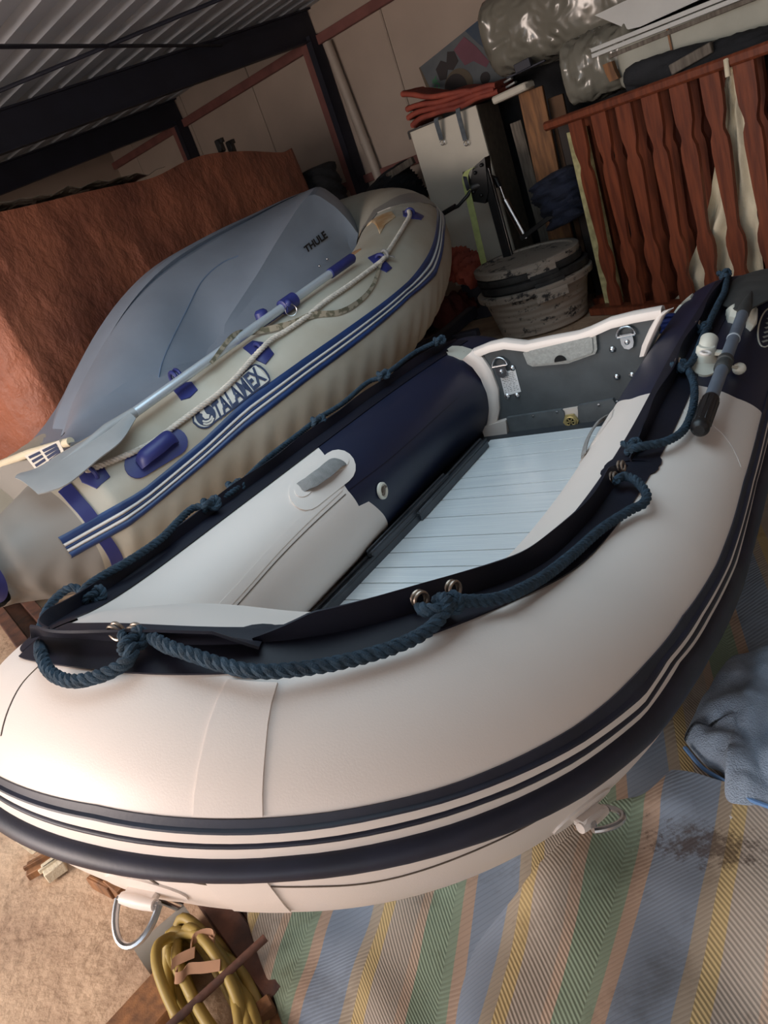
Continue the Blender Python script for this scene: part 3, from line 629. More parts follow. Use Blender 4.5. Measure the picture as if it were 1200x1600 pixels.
# ---- slatted aluminium floor
ZF = .2
ys = [2.425, 2.346, 2.253, 2.11, 2.029, 1.957, 1.838, 1.718, 1.633, 1.552, 1.472, 1.39, 1.31, 1.2, 1.1]
mb = MB()
for y1, y0 in zip(ys[:-1], ys[1:]):
    xl = -1.318 - .045 * max(0, (2.2 - (y0 + y1) / 2)); xr = -.72
    n = max(1, round((y1 - y0) / .09)); 
    mb.box(((xl + xr) / 2, (y0 + y1) / 2, ZF - .01), (xr - xl, y1 - y0 - .005, .02), bev=.0002)
fl = mb.build('slatted_floor', alu_floor, dinghy, ang=20)
mb = MB(); mb.box((-1.03, 1.7, ZF - .034), (.9, 1.72, .012)); mb.build('bottom_skin', bottom_skin, dinghy)
def rail(a, b, w, h, name='side_rail', m=grey_rail):
    mb = MB(); a, b = V3(a), V3(b); mb.bar(a, b, w, h, bev=.004); mb.bar(a + V3((-w * .3, 0, h * .6)), b + V3((-w * .3, 0, h * .6)), w * .3, h * .4, bev=.003); mb.bar(a + V3((w * .35, 0, h * .55)), b + V3((w * .35, 0, h * .55)), w * .2, h * .3, bev=.002); return mb.build(name, m, dinghy)
rail(onz((488, 975), ZF + .01), onz((655, 803), ZF + .01), .035, .03)
rail(onz((652, 808), ZF + .015), onz((757, 693), ZF + .015), .035, .03)
rail(onz((578, 868), ZF + .035), onz((698, 745), ZF + .035), .026, .02, 'joint_bar')

# ---- fittings on the far tube
mb = MB(); poly = stadium((478, 771), (528, 731), 27, 27); D.pad(mb, D.uvs(poly, umin=.5), .004); hp = mb.build('handle_patch', pvc_white, dinghy)
for c, r in (((474, 766), 15), ((530, 724), 15)):
    mb = MB(); D.pad(mb, D.uvs(ellipse(c, r, r * .75, -35), umin=.5), .0065); mb.build('strap_anchor', pvc_white, hp)
def strapband(name, mid_px, off, w, m, parent, **k):
    q = [D.find(p, **k) for p in mid_px]; mb = MB(); Q = np.array(q); t = np.linspace(0, 1, 24); sx = np.linspace(0, 1, len(q))
    U = np.interp(t, sx, Q[:, 0]); A = np.interp(t, sx, Q[:, 1]); o = .008 + off * np.sin(t * PI) ** .8; rows = []
    du = np.gradient(U) * D.L; da = np.gradient(A) * D.rx; l = np.hypot(du, da) + 1e-9
    for v in np.linspace(-1, 1, 7): rows.append(D.P(U - da / l * v * w / 2 / D.L, A + du / l * v * w / 2 / D.rx, o - .004 * v * v))
    mb.slab(np.array(rows).transpose(1, 0, 2), .003); return mb.build(name, m, parent)
strapband('carry_strap', [(468, 764), (484, 760), (505, 746), (522, 730), (533, 722)], .02, .046, strap_grey, hp, umin=.5)
u, a = D.find((595, 767), umin=.5); c = D.P(u, a, .003); nn = unit(D.P(u, a, .02) - c)
mb = MB(); mb.lathe([(.026, 0), (.026, .006), (.02, .01), (.016, .007), (.0, .007)], c, nn, 24); vb = mb.build('air_valve', plastic_white, dinghy)
n, x, y = frame(nn, (0, 1, .3)); mb = MB(); mb.tube([c + nn * .009 + x * .015 * math.cos(t) + y * .005 * math.sin(2 * t) for t in np.linspace(0, PI, 14)], .004, 8); mb.lathe([(.012, 0), (.0, .001)], c + nn * .0072 + y * .002, nn, 18); mb.build('valve_cap', seam_dark, vb)
# near tube: inner carry handle strap
mb = MB(); D.pad(mb, D.uvs([(955, 646), (960, 640), (957, 652), (930, 690), (905, 722), (893, 738), (884, 736), (895, 712), (920, 676)], umax=.4), .004); hq = mb.build('handle_patch', pvc_white, dinghy)
strapband('carry_strap', [(892, 724), (905, 700), (922, 676), (934, 662)], .016, .03, strap_grey, hq, umax=.4)

# ---- fittings on the near tube: oar socket, clip, emblem
def at_(px, **k):
    u, a = D.find(px, umax=.35, **k); c = D.P(u, a, .0); return c, unit(D.P(u, a, .02) - c), u, a
mb = MB(); D.pad(mb, D.uvs(ellipse((1099, 569), 23, 20, 20), umax=.3), .006, dome=.004); rk = mb.build('rowlock_base', plastic_white, dinghy)
c, nn, u, a = at_((1100, 566)); n, x, y = frame(nn, (0, 1, 0)); mb = MB()
mb.lathe([(.036, 0), (.034, .012), (.026, .022), (.026, .042), (.022, .048), (.0, .05)], c, nn, 24)
mb.lathe([(.02, -.01), (.024, 0), (.024, .05), (.019, .056), (.015, .053), (.0, .05)], c + nn * .028 + x * .0, unit(x * .9 + nn * .5), 20)
mb.bar(c + nn * .03, c + nn * .032 + (tp((1140, 560)) * 0 + y * -.05), .018, .014); mb.build('rowlock_socket', plastic_white, rk)
oc, on_, _, _ = at_((1098, 576)); mb = MB(); mb.torus(oc + on_ * .045, .012, .004, on_); mb.build('socket_ring', seam_pale, rk)
for pts in ([(1133, 494), (1148, 482), (1150, 507), (1137, 504)], [(1168, 480), (1178, 492), (1176, 515), (1172, 518), (1165, 512)]):
    mb = MB(); D.pad(mb, D.uvs(pts, umax=.3), .02, dome=.018); mb.build('oar_clip', plastic_white, dinghy)
poly = ellipse((1199, 512), 14, 31, 12); mb = MB(); q = D.uvs(poly, umax=.3); D.strip(mb, q + [q[0]], .0045, .002, nv=2); em = mb.build('oval_emblem', plastic_white, dinghy)
mb = MB()
for i in range(7):
    p0 = (1190 + i * 1.6, 535 - i * 7.2); D.strip(mb, D.uvs([p0, (p0[0] + 9, p0[1] - 3)], umax=.3), .007, .002, nv=2)
mb.build('emblem_lettering', plastic_grey, em)

# ---- tow rings under the bow
def towring(px, px2, r, nm, dirx):
    u, a = D.find(px); c = D.P(u, a, .004); nn = unit(D.P(u, a, .02) - c); T = unit(D.P(u + .003, a) - D.P(u - .003, a)); mb = MB()
    D.pad(mb, [(u + .045 * math.cos(t) / D.L, a + .03 * math.sin(t) / D.rx) for t in np.linspace(0, 2 * PI, 20, endpoint=False)], .003); b = mb.build('tow_patch', pvc_white, dinghy)
    mb = MB(); e = c + nn * .012; mb.tube([e - T * .028, e - T * .01, e + T * .01, e + T * .028], [.008, .0095, .0095, .008], 10); mb.bar(e - T * .026 - nn * .006, e + T * .026 - nn * .006, .02, .012); mb.build('ring_sleeve', pvc_white, b)
    d = onp(px2, e, unit(np.cross(T, R.T[2] if False else (O - e)))) * 0 + 0
    q = ray(px2); tgt = O + q * (np.linalg.norm(e - O) / np.linalg.norm(q)); y = unit(tgt - e); T = unit(T - y * (T @ y))
    A = np.linspace(0, PI, 18); mb = MB(); mb.tube(np.array([e + T * r * math.cos(t) + y * r * 1.5 * math.sin(t) for t in A]), .0045, 8); mb.tube([e - T * r, e + T * r], .0045, 8)
    mb.build(nm, steel, b)
towring((225, 1388), (212, 1425), .034, 'tow_ring', 0)
towring((912, 1266), (962, 1276), .028, 'tow_ring', 0)

# ================================================================== grey oar lying on the near tube
oar = thing('oar', 'grey oar with black grip and dark blade lying on the near navy tube', 'oar', on((1135, 575), .05, umax=.35))
OA = on((1103, 655), .03, umax=.35) + V3((0, 0, .012)); OB = on((1160, 492), .055, umax=.3) + V3((0, 0, .0)); d = unit(OB - OA)
def oarpt(px):
    # nearest point on the oar axis to a pixel
    t = np.linspace(-.2, 1.6, 400); P = OA + (OB - OA) * t[:, None]; return P[np.linalg.norm(project(P) - V3(px), axis=1).argmin()]
g0 = oarpt((1098, 670)); g1 = oarpt((1120, 628)); s1 = oarpt((1158, 492)); k0 = oarpt((1137, 572)); f0 = oarpt((1148, 530))
mb = MB(); mb.tube([g1 - d * .01, s1 + d * .02], .0165, 20); sh = mb.build('shaft', oar_shaft, oar)
mb = MB(); mb.tube([g0 - d * .012, g0 - d * .006, g0, g0 + d * .01, g1 - d * .01, g1, g1 + d * .004], [.012, .019, .0215, .021, .0205, .02, .0166], 24)
n, x, y = frame(d, (0, 0, 1))
for k in range(10):
    q = k * PI / 5; o = (x * math.cos(q) + y * math.sin(q)) * .02; mb.bar(g0 + o + d * .015, g1 + o - d * .01, .005, .004, up=o, bev=.001)
mb.build('grip', black_plastic, oar)
mb = MB(); mb.tube([k0 - d * .035, k0 - d * .03, k0 - d * .012, k0 - d * .01, k0 + d * .01, k0 + d * .012, k0 + d * .03, k0 + d * .035], [.017, .021, .021, .018, .018, .021, .021, .017], 20); mb.build('collar', oar_dark, oar)
mb = MB(); mb.tube([f0 - d * .004, f0, f0 + d * .004], [.0175, .0185, .0175], 20); mb.sphere(f0 + unit(O - f0) * .017 + d * -.012, .006); mb.build('joint_ring', alu, oar)
pb = on((1155, 576), .02, umax=.3); mb = MB(); mb.sphere(pb, .018, sc=(1, 1, .9)); mb.bar(pb, k0, .008, .008); mb.build('oar_pin', plastic_white, oar)
# blade: flat with a raised neck
side = unit(np.cross(d, (0, 0, 1))); nb = unit(np.cross(side, d)); L0 = s1 + d * .01
rows = []
for t, w in [(0, .014), (.05, .02), (.11, .055), (.17, .09), (.24, .1), (.34, .1), (.42, .095), (.45, .08)]:
    rows.append([L0 + d * t + side * w * v + nb * (-.012 * v * v * (w / .1) - .06 * t * t) for v in np.linspace(-1, 1, 11)])
mb = MB(); mb.slab(np.array(rows), .005); bl = mb.build('blade', oar_dark, oar)
mb = MB(); mb.tube([L0 - d * .01, L0 + d * .05, L0 + d * .12, L0 + d * .2], [.0175, .019, .012, .002], 14); mb.build('blade_spine', oar_dark, bl)
# ================================================================== beige and blue dinghy on the left
rt = [[-2.56, 1.03, 0.51], [-2.62, 1.32, 0.41], [-2.464, 1.972, 0.456], [-2.22, 2.616, 0.547], [-2.136, 3.282, 0.618], [-2.297, 3.923, 0.753], [-2.596, 4.496, 0.846], [-3.016, 4.7, 0.88]]
cx_ = -2.98
lt = [[-3.42, 4.45, .86], [-3.6, 3.9, .7], [-3.6, 3.28, .53], [-3.58, 2.62, .43], [-3.58, 2.1, .35], [-3.57, 1.8, .335], [-3.58, 1.66, .335]]
pts = lt[::-1] + rt[::-1]
tap = lambda u: 1 - .70 * np.clip((u - .925) / .075, 0, 1) ** 1.0
T_ = Tube(pts, .271, .271, .271, taper=tap)
uc_ = T_.find((45, 885), umin=.6)[0]; ub_ = max(uc_ + .012, min(.985, T_.find((14, 905), umin=.6)[0]))
tal = thing('inflatable_dinghy', 'beige inflatable dinghy with blue and white side stripes and white rope, on the left', 'boat', (-2.9, 2.8, .15))
wr2 = lambda U, A: .006 * np.sin(U * T_.L * 55 + 3 * np.sin(A * 3)) * np.exp(-((A + .75) / .5) ** 2) + .003 * np.sin(U * T_.L * 80) * np.exp(-((A - .9) / .5) ** 2) * np.clip((.62 - U) / .08, 0, 1)
cr_ = lambda U, A: wr2(U, A) - .045 * np.exp(-((U - uc_ - .01 * np.cos(A)) / .005) ** 2) * np.clip(np.cos(A - .1), 0, 1) + .016 * np.exp(-((U - uc_ - .012) / .006) ** 2)
uS = T_.find((105, 790), umin=.5)[0]
mb = MB(); b1 = lambda a: uS
T_.body(mb, lambda a: 0., b1, 420, 80, 0, dimple=wr2); T_.body(mb, b1, lambda a: ub_, 90, 80, 1, dimple=cr_); T_.body(mb, lambda a: ub_, lambda a: 1., 16, 80, 2)
T_.cap(mb, 1., mi=2, length=.05); T_.cap(mb, 0., mi=0, length=.15)
mb.build('inflatable_tube', [tal_skin, tal_grey, tal_blue], tal)
def tline(pts): 
    q = sorted(T_.uvs(pts, umin=.45, amin=-1., amax=1.2)); q = [q[0]] + [q[i] for i in range(1, len(q)) if q[i][0] - q[i - 1][0] > .004]; return [(.3, q[0][1])] + q
topb = [(90, 840), (150, 806), (220, 767), (317, 687), (380, 627), (480, 556), (560, 500), (640, 437), (672, 391), (682, 345)]
botb = [(69, 891), (140, 855), (220, 808), (317, 728), (380, 673), (480, 595), (560, 535), (640, 466), (680, 431), (693, 370)]
L0_ = tline(topb); L1_ = tline(botb); uend = min(L0_[-1][0], L1_[-1][0])
def mixl(t): 
    U = np.linspace(.3, uend, 80); a = np.interp(U, *zip(*L0_)); b = np.interp(U, *zip(*L1_)); return [(u, x + (y - x) * t) for u, x, y in zip(U, a, b)]
for t0, t1, h, m, nm in [(0, .33, .006, tal_band, 'blue_band'), (.33, .47, .009, tal_stripe, 'white_stripe'), (.47, .59, .006, tal_band, 'blue_band'), (.59, .73, .009, tal_stripe, 'white_stripe'), (.73, 1., .012, tal_band, 'rubbing_strake')]:
    mb = MB(); T_.band(mb, mixl(t0), mixl(t1), h, lambda t: .35 + .65 * math.sin(t * PI), nv=6, n=300); mb.build(nm, m, tal)
# blue hoops at the stern
mb = MB(); T_.strip(mb, T_.uvs([(100, 762), (118, 782), (134, 800), (143, 812)], umin=.5), .05, .004, nv=6); mb.build('stern_strap', tal_blue, tal)
mb = MB(); T_.strip(mb, T_.uvs([(162, 842), (172, 856), (181, 872), (186, 890)], umin=.5), .045, .004, nv=6); mb.build('stern_strap', tal_blue, tal)
mb = MB(); T_.strip(mb, [(.03 + .0 * a, a) for a in np.linspace(-1.2, 3.2, 12)], .05, .004, nv=5); mb.build('stern_strap', tal_blue, tal)
mb = MB(); T_.pad(mb, T_.uvs([(570, 378), (576, 352), (590, 340), (612, 332), (618, 340), (602, 352), (594, 366), (580, 384)], umax=.6), .006); mb.build('rust_stain', rust_stain, tal)
def ton(px, off, **k):
    u, a = T_.find(px, off=off, **k); return T_.P(u, a, off)
def tpad(pts, name, m=tal_blue, h=.006, dome=.0, parent=None):
    mb = MB(); T_.pad(mb, T_.uvs(pts), h, dome=dome); return mb.build(name, m, parent or tal)
for pts, lp in [([(629, 331), (640, 329), (653, 334), (662, 339), (658, 344), (640, 342), (630, 338)], (640, 336)),
                ([(575, 404), (590, 397), (603, 410), (612, 420), (604, 426), (590, 420)], (594, 408)),
                ([(380, 545), (395, 534), (415, 537), (428, 554), (415, 570), (400, 563)], (404, 548)),
                ([(119, 738), (140, 734), (160, 728), (172, 746), (151, 764), (128, 754)], (146, 742))]:
    b = tpad(pts, 'rope_holder', h=.006, dome=.008); u, a = T_.find(lp); c = T_.P(u, a, .01)
    mb = MB(); n = unit(T_.P(u, a, .03) - c); mb.torus(c, .022, .008, unit(T_.P(u + .003, a) - T_.P(u - .003, a)), n=16, arc=PI, x=np.cross(n, unit(T_.P(u + .003, a) - T_.P(u - .003, a)))); mb.build('rope_loop', tal_blue, b)
tr_ = [(638, 327, .02), (640, 337, .022), (632, 352), (620, 372), (607, 392, .02), (598, 406, .024), (580, 420), (545, 446), (510, 470), (480, 494), (450, 515), (425, 530, .02), (408, 546, .024), (395, 560), (370, 588), (340, 616), (305, 642), (275, 664), (240, 690), (205, 708), (175, 720), (150, 730, .026), (134, 735, .022)]
mb = MB(); rope(mb, [ton(p[:2], p[2] if len(p) > 2 else .016, umin=.4) for p in tr_], .0115); mb.build('grab_rope', rope_white, tal)
mb = MB(); c = ton((601, 398), .03); mb.torus(c, .02, .007, (0.3, 1, 0)); mb.bar(c, ton((617, 402), .03), .02, .006); mb.build('rope_tie', strap_grey, tal)
# carrying handle
hb = tpad(stadium((215, 727), (272, 692), 21, 21), 'handle_base', h=.008)
q = T_.uvs([(220, 727), (226, 720), (245, 706), (262, 692), (270, 690)]); mb = MB(); Q = catmull(q, 6); tt = np.linspace(0, 1, len(Q))
rows = []
for v in np.linspace(-1, 1, 7): rows.append(T_.P(Q[:, 0], Q[:, 1] + v * .07, .012 + .04 * np.sin(tt * PI) ** .5 * (1 - .35 * v * v)))
mb.slab(np.array(rows).transpose(1, 0, 2), .012); mb.build('carry_handle', tal_blue, hb)
# badge with lettering
bc = [(302, 660), (303, 646), (320, 632), (345, 612), (372, 592), (399, 571), (421, 594), (398, 612), (368, 636), (340, 656), (325, 668), (312, 668)]
bd = tpad(bc, 'name_badge', badge_white, h=.004)
mb = MB(); q = T_.uvs(bc); T_.strip(mb, q + [q[0]], .006, .0055, nv=2, n=4); mb.build('badge_border', badge_blue, bd)
LT, fs = text('TALAMEX', bold=.035)
cor = np.array([T_.find(p) for p in [(340, 660), (417, 594), (397, 574), (329, 633)]])   # bottom-left, bottom-right, top-right, top-left
def quad(c, x, y): return (c[0] * (1 - x) + c[1] * x) * (1 - y) + (c[3] * (1 - x) + c[2] * x) * y
mb = MB(); W = np.array([quad(cor, x, y) for x, y in LT]); mb.add(T_.P(W[:, 0], W[:, 1], .0065), fs); mb.build('badge_lettering', badge_blue, bd, smooth=False, fix=False)
mb = MB(); T_.pad(mb, T_.uvs(ellipse((321, 650), 16, 16)), .006); rd = mb.build('seal_roundel', badge_blue, bd)
mb = MB()
for pl in ([(313, 641), (318, 640), (320, 645), (323, 649), (327, 649), (326, 655), (320, 656), (316, 652), (316, 648), (312, 647)],): T_.pad(mb, T_.uvs(pl), .0075)
for k in range(2): T_.strip(mb, T_.uvs([(316 + k * 1, 659 + k * 4), (322 + k, 660 + k * 4), (328 + k * 2, 657 + k * 3.5), (331 + k * 2, 651 + k * 3)]), .007, .0075, nv=2)
mb.build('seal_mark', badge_white, rd)
# oar holder on the tube
cl = tpad([(272, 612), (283, 600), (300, 598), (309, 610), (297, 622), (283, 626)], 'oar_holder', h=.005)
u, a = T_.find((283, 600)); c = T_.P(u, a, .03); tt = unit(T_.P(u + .003, a) - T_.P(u - .003, a)); mb = MB()
mb.tube(np.array([c + .03 * (math.cos(q) * np.cross(tt, (0, 0, 1)) + math.sin(q) * V3((0, 0, 1))) for q in np.linspace(-.7, PI + .3, 16)]), .008, 8); mb.tube(np.array([c + tt * .02 + .03 * (math.cos(q) * np.cross(tt, (0, 0, 1)) + math.sin(q) * V3((0, 0, 1))) for q in np.linspace(-.7, PI + .3, 16)]), .008, 8); mb.build('holder_clip', tal_blue, cl)
# stern: transom board with data plate, wooden lip
mb = MB(); YS = 1.76
mb.box((-3.1, YS, .46), (.66, .03, .38), bev=.006); tt_ = mb.build('transom', tal_grey, tal)
mb = MB(); mb.tube([(-3.45, YS, .61), (-3.3, YS, .65), (-3.05, YS, .675), (-2.75, YS, .69)], .018, 10); mb.build('transom_lip', cloth_cream, tt_)
lp_ = [ony(p, YS - .018) for p in [(38, 712), (92, 688), (100, 706), (62, 742)]]
mb = MB(); mb.prism(lp_, (0, .003, 0)); dl_ = mb.build('data_plate', badge_white, tt_, smooth=False)
mb = MB()
for k in range(4):
    for j in range(2):
        a = (lp_[0] * (.9 - .22 * k) + lp_[3] * (.1 + .22 * k)); b = (lp_[1] * (.9 - .22 * k) + lp_[2] * (.1 + .22 * k)); x0, x1 = (.08, .42) if j == 0 else (.5, .9)
        dn = (lp_[3] - lp_[0]) * .12; mb.add([a + (b - a) * x0 - yv * .002, a + (b - a) * x1 - yv * .002, a + (b - a) * x1 + dn - yv * .002, a + (b - a) * x0 + dn - yv * .002], [(0, 1, 2, 3)])
mb.build('printed_blocks', badge_blue, dl_, smooth=False)
mb = MB(); T_.strip(mb, T_.uvs([(212, 641), (260, 606), (330, 562), (385, 525), (440, 487), (500, 440), (558, 392)], umax=.92), .07, .006, nv=7); mb.build('dust_stain', mat('brown_dust', (156, 116, 84), .8, var=.15, scale=12), tal)
mb = MB(); T_.strip(mb, T_.uvs([(566, 362), (582, 336), (612, 319), (646, 309), (676, 318)]), .16, .006, nv=14); mb.build('bow_patch', tal_grey, tal)
# ---- aluminium oar on the beige tube
oar2 = thing('oar', 'silver aluminium oar with navy grip lying along the beige dinghy', 'oar', ton((290, 600), .04))
A_ = ton((203, 655), .05) + V3((0, 0, .01)); B_ = ton((552, 402), .05); tlin = np.linspace(0, 1, 3)
axis = unit(B_ - A_)
mb = MB(); mb.tube([A_, A_ + (B_ - A_) * .93], .0185, 20); mb.tube([A_ + (B_ - A_) * .42, A_ + (B_ - A_) * .424], .0195, 20); mb.build('shaft', alu, oar2)
mb = MB(); g = A_ + (B_ - A_) * .87; mb.tube([g, g + axis * .004, B_ - axis * .012, B_], [.019, .023, .023, .016], 20); mb.build('grip', tal_blue, oar2)
def bladept(px, dz=.0): return onp(px, A_ + V3((0, 0, dz)), unit(np.cross(np.cross(axis, (0, 0, 1)), axis) + V3((.25, -.1, 0))))
lft = [(198, 646), (160, 676), (110, 702), (60, 732), (30, 742), (25, 748)]; rgt = [(212, 655), (190, 690), (155, 718), (110, 755), (80, 768), (60, 773)]
rows = []
for l, r in zip(catmull([bladept(p) for p in lft], 6), catmull([bladept(p) for p in rgt], 6)): rows.append([l * (1 - t) + r * t + V3((0, 0, .012 * (1 - (2 * t - 1) ** 2))) for t in np.linspace(0, 1, 9)])
mb = MB(); mb.slab(np.array(rows), .005); bl = mb.build('blade', plastic_grey if False else mat('oar_blade_grey', (150, 154, 156), .45, var=.06, scale=8), oar2)
mb = MB(); e1 = bladept((72, 745)) + V3((0, 0, .01)); mb.tube([A_ + axis * .03, A_ * .75 + e1 * .25 + V3((0, 0, .005)), A_ * .4 + e1 * .6, e1], [.0195, .022, .014, .002], 14); mb.build('blade_spine', MATS['oar_blade_grey'], bl)
# rowlock on the oar
mb = MB(); c = A_ + (B_ - A_) * .66; n, x, y = frame(axis, (0, 0, 1)); sd = np.cross(axis, x)
mb.tube([c - axis * .045, c - axis * .04, c + axis * .04, c + axis * .045], [.022, .032, .032, .022], 20); mb.sphere(c + unit(O - c) * .034, .018)
mb.bar(c - axis * .17 - sd * .03 * 0 - V3((.02, 0, .01)), c + axis * .02 - V3((.02, 0, .01)), .05, .03, bev=.01); mb.lathe([(.03, 0), (.028, .03), (.018, .04), (0, .042)], c - axis * .13 - V3((.03, 0, .0)), (0, 0, 1), 16)
mb.build('rowlock', tal_blue, tal)
mb = MB(); c2 = c + unit(O - c) * .05 + V3((0, 0, -.03)); mb.torus(c2, .024, .0018, unit(O - c2), n=20, m=6); mb.build('split_ring', steel, tal)
# camouflage webbing strap over oar and tube
sp_ = [(330, 567, .05), (365, 524, .072), (395, 519, .03), (430, 512, .02), (460, 504, .018), (490, 492, .016), (530, 488, .012), (562, 470, .012), (582, 447, .012), (592, 420, .02), (598, 402, .03)]
P = catmull([ton(p[:2], p[2], umin=.4) for p in sp_], 10); mb = MB(); up = np.array([unit(p - ton((460, 560), -.27)) for p in P]); Tt = np.gradient(P, axis=0); sdv = np.cross(Tt, np.array([unit(O - p) for p in P])); sdv /= np.linalg.norm(sdv, axis=1)[:, None]
wd = np.interp(np.linspace(0, 1, len(P)), [0, .2, .5, .75, 1], [.008, .012, .014, .009, .006])
mb.slab(np.array([P + sdv * wd[:, None] * v for v in np.linspace(-1, 1, 4)]).transpose(1, 0, 2), .003); o = mb.build('webbing_strap', camo); tag(o, 'faded camouflage webbing strap twisted around the silver oar on the beige dinghy', 'strap')

# ================================================================== grey roof box lying on edge inside that dinghy
rb = thing('roof_box', 'long grey plastic car roof box lying on its side inside the beige dinghy', 'roof box', (-3.1, 3.2, .5))
st = [((96, 682), (100, 679), (104, 678)), ((112, 632), (118, 655), (130, 672)), ((130, 590), (150, 630), (175, 652)), ((165, 520), (205, 592), (250, 615)), ((210, 455), (265, 560), (300, 580)), ((262, 405), (325, 545), (345, 556)),
      ((330, 365), (360, 492), (392, 528)), ((400, 332), (402, 428), (440, 498)), ((450, 309), (440, 365), (487, 462)), ((490, 297), (482, 306), (528, 432)), ((515, 309), (516, 318), (552, 415)), ((537, 333), (540, 340), (566, 402)), ((556, 362), (560, 366), (572, 392))]
top_ = catmull([onx(s[0], -3.42 + .02 * i) for i, s in enumerate(st)], 4); rid = catmull([onx(s[1], -3.06 + .03 * i) for i, s in enumerate(st)], 4); bot_ = catmull([onx((s[2][0] + 6, s[2][1] + 14), -2.72 + .012 * i) for i, s in enumerate(st)], 4)
rows = []
for a, r, c in zip(top_, rid, bot_):
    row = [a + V3((-.32, .02, -.1)), a + V3((-.12, 0, -.01)), a]
    d = unit(r - a) * min(.05, .3 * np.linalg.norm(r - a)); row += [a + d * .5 + V3((.03, 0, 0)), a + d, a + d * 1.25 - V3((.012, 0, 0))]
    for t in np.linspace(.12, 1, 7): row.append(a * (1 - t) + r * t + V3((.05, -.01, .02)) * math.sin(t * PI) * min(1, np.linalg.norm(r - a) * 2))
    for t in np.linspace(.12, 1, 7): row.append(r * (1 - t) + c * t - V3((.07, 0, .01)) * math.sin(t * PI) * min(1, np.linalg.norm(r - c) * 3))
    row.append(c + V3((-.1, 0, -.1))); rows.append(row)
P = np.array(rows); mb = MB(); mb.grid(P); o_ = mb.build('lid', box_grey, rb, ang=16)
mb = MB(); Q = P[:, [0, -1]]; rr = []
for q in P: rr.append([q[0], q[0] * .6 + q[-1] * .4 + V3((-.3, 0, .0)), q[-1] + V3((-.2, 0, 0)), q[-1]])
mb.grid(np.array(rr)); mb.build('base_shell', box_grey, rb)
mb = MB(); qs = [(248, 590), (254, 565), (268, 532), (290, 488), (315, 440), (345, 412), (372, 400)]
def onlid(px, off=.004):
    e = np.linalg.norm(project(P) - V3(px), axis=-1); e[:, :2] += 1e4; e[:, -1] += 1e4; i, j = np.unravel_index(e.argmin(), e.shape)
    i = min(max(i, 1), P.shape[0] - 2); j = min(max(j, 2), P.shape[1] - 3); n = unit(np.cross(P[i + 1, j] - P[i - 1, j], P[i, j + 1] - P[i, j - 1])); n = n if n @ (O - P[i, j]) > 0 else -n
    return onp(px, P[i, j], n) + n * off, n
mb.tube(catmull([onlid(q, .0)[0] for q in qs], 6), .004, 6); mb.build('moulding_line', mat('roof_box_seam', (112, 132, 158), .5), rb)
LT, fs = text('THULE', bold=.04)
c0, n0 = onlid((495, 378), .012); qd = [onp(p, c0, n0) for p in [(479, 396), (513, 371), (506, 360), (474, 386)]]
mb = MB(); mb.add([quad(np.array(qd), x, y) for x, y in LT], fs); mb.build('lettering', black_plastic, rb, smooth=False, fix=False)
for p in [(510, 407), (498, 418)]:
    c, n = onlid(p, .012); mb = MB(); mb.sphere(c, .007); mb.build('bolt_head', steel, rb)

# ================================================================== tarpaulin covered stack behind
mb = MB()
XT = -3.98
tpx = [(-60, 342), (0, 331), (60, 318), (120, 303), (180, 290), (240, 277), (290, 252), (330, 240), (385, 236), (440, 238), (456, 231)]
tops = catmull([onx(p, XT) for p in tpx], 8); rows = []
yend = tops[-1][1]
ycor = onx((50, 600), XT)[1]
keep = [p for p in tops if p[1] >= ycor]; keep = [np.array([XT, ycor, keep[0][2]])] + keep
def wrinkle(x, y, z): return .03 * noise.noise((x * 1.3, y * 1.6, z * .8)) + .012 * noise.noise((x * 3, y * 5, z * 2.6)) + .014 * abs(noise.noise((x * 8, y * 12, z * 7)))
cols = []
for i in range(10): t = i / 10; cols.append(np.array([XT - 1.3 + 1.3 * t, ycor - .04 * math.sin(t * PI), keep[0][2] - .02 + .05 * math.sin(t * 4)]))
nf = len(cols)
cols += [k for k in resample(keep, .03)]
for i in range(1, 10): cols.append(np.array([XT - .9 * i / 9, yend + .12 * i / 9 + .05, cols[nf + 5][2] * 0 + tops[-1][2] - .04 * i]))
ZB = .02
for i, c in enumerate(cols):
    row = []
    inn = V3((-.35, .0, .0)) if i >= nf else V3((-.1, .3, 0))
    for t in (1., .6, .3): row.append(c + inn * t + V3((0, 0, -.02 * t)))
    for t in np.linspace(0, 1, 60):
        z = c[2] + (ZB - c[2]) * t; bul = .1 * math.sin(t * PI) + .12 * t ** 3
        dirv = V3((1, 0, 0)) if i >= nf else V3((.15, -1, 0))
        p = V3((c[0], c[1], z)) + dirv * (bul * .6 + wrinkle(c[0] * 2, c[1], z) * min(1, t * 6 + .2)); row.append(p)
    rows.append(row)
mb.slab(np.array(rows), .003); o = mb.build('tarpaulin', tarp_m, ang=80); tag(o, 'big orange tarpaulin draped over a tall stack behind the grey roof box', 'tarp')
mb = MB(); mb.box((-4.75, (ycor + yend) / 2 + .1, .75), (1.2, yend - ycor - .3, 1.45), bev=.03); o = mb.build('crate_stack', wood_grey); tag(o, 'tall stack hidden under the big orange tarpaulin', 'stack')
mb = MB(); sh = []
for i, p in enumerate(tops[::2]):
    if p[1] < ycor or p[1] > ycor + 1.6: continue
    sh.append([p + V3((-.5 * t + .05, 0, .03 + .03 * noise.noise((p[1] * 9, t * 5, 1)))) for t in np.linspace(0, 1, 7)])
mb.slab(np.array(sh), .002); o = mb.build('plastic_sheet', wrap_m); tag(o, 'crumpled clear plastic sheet along the top edge of the orange tarpaulin', 'plastic sheet')
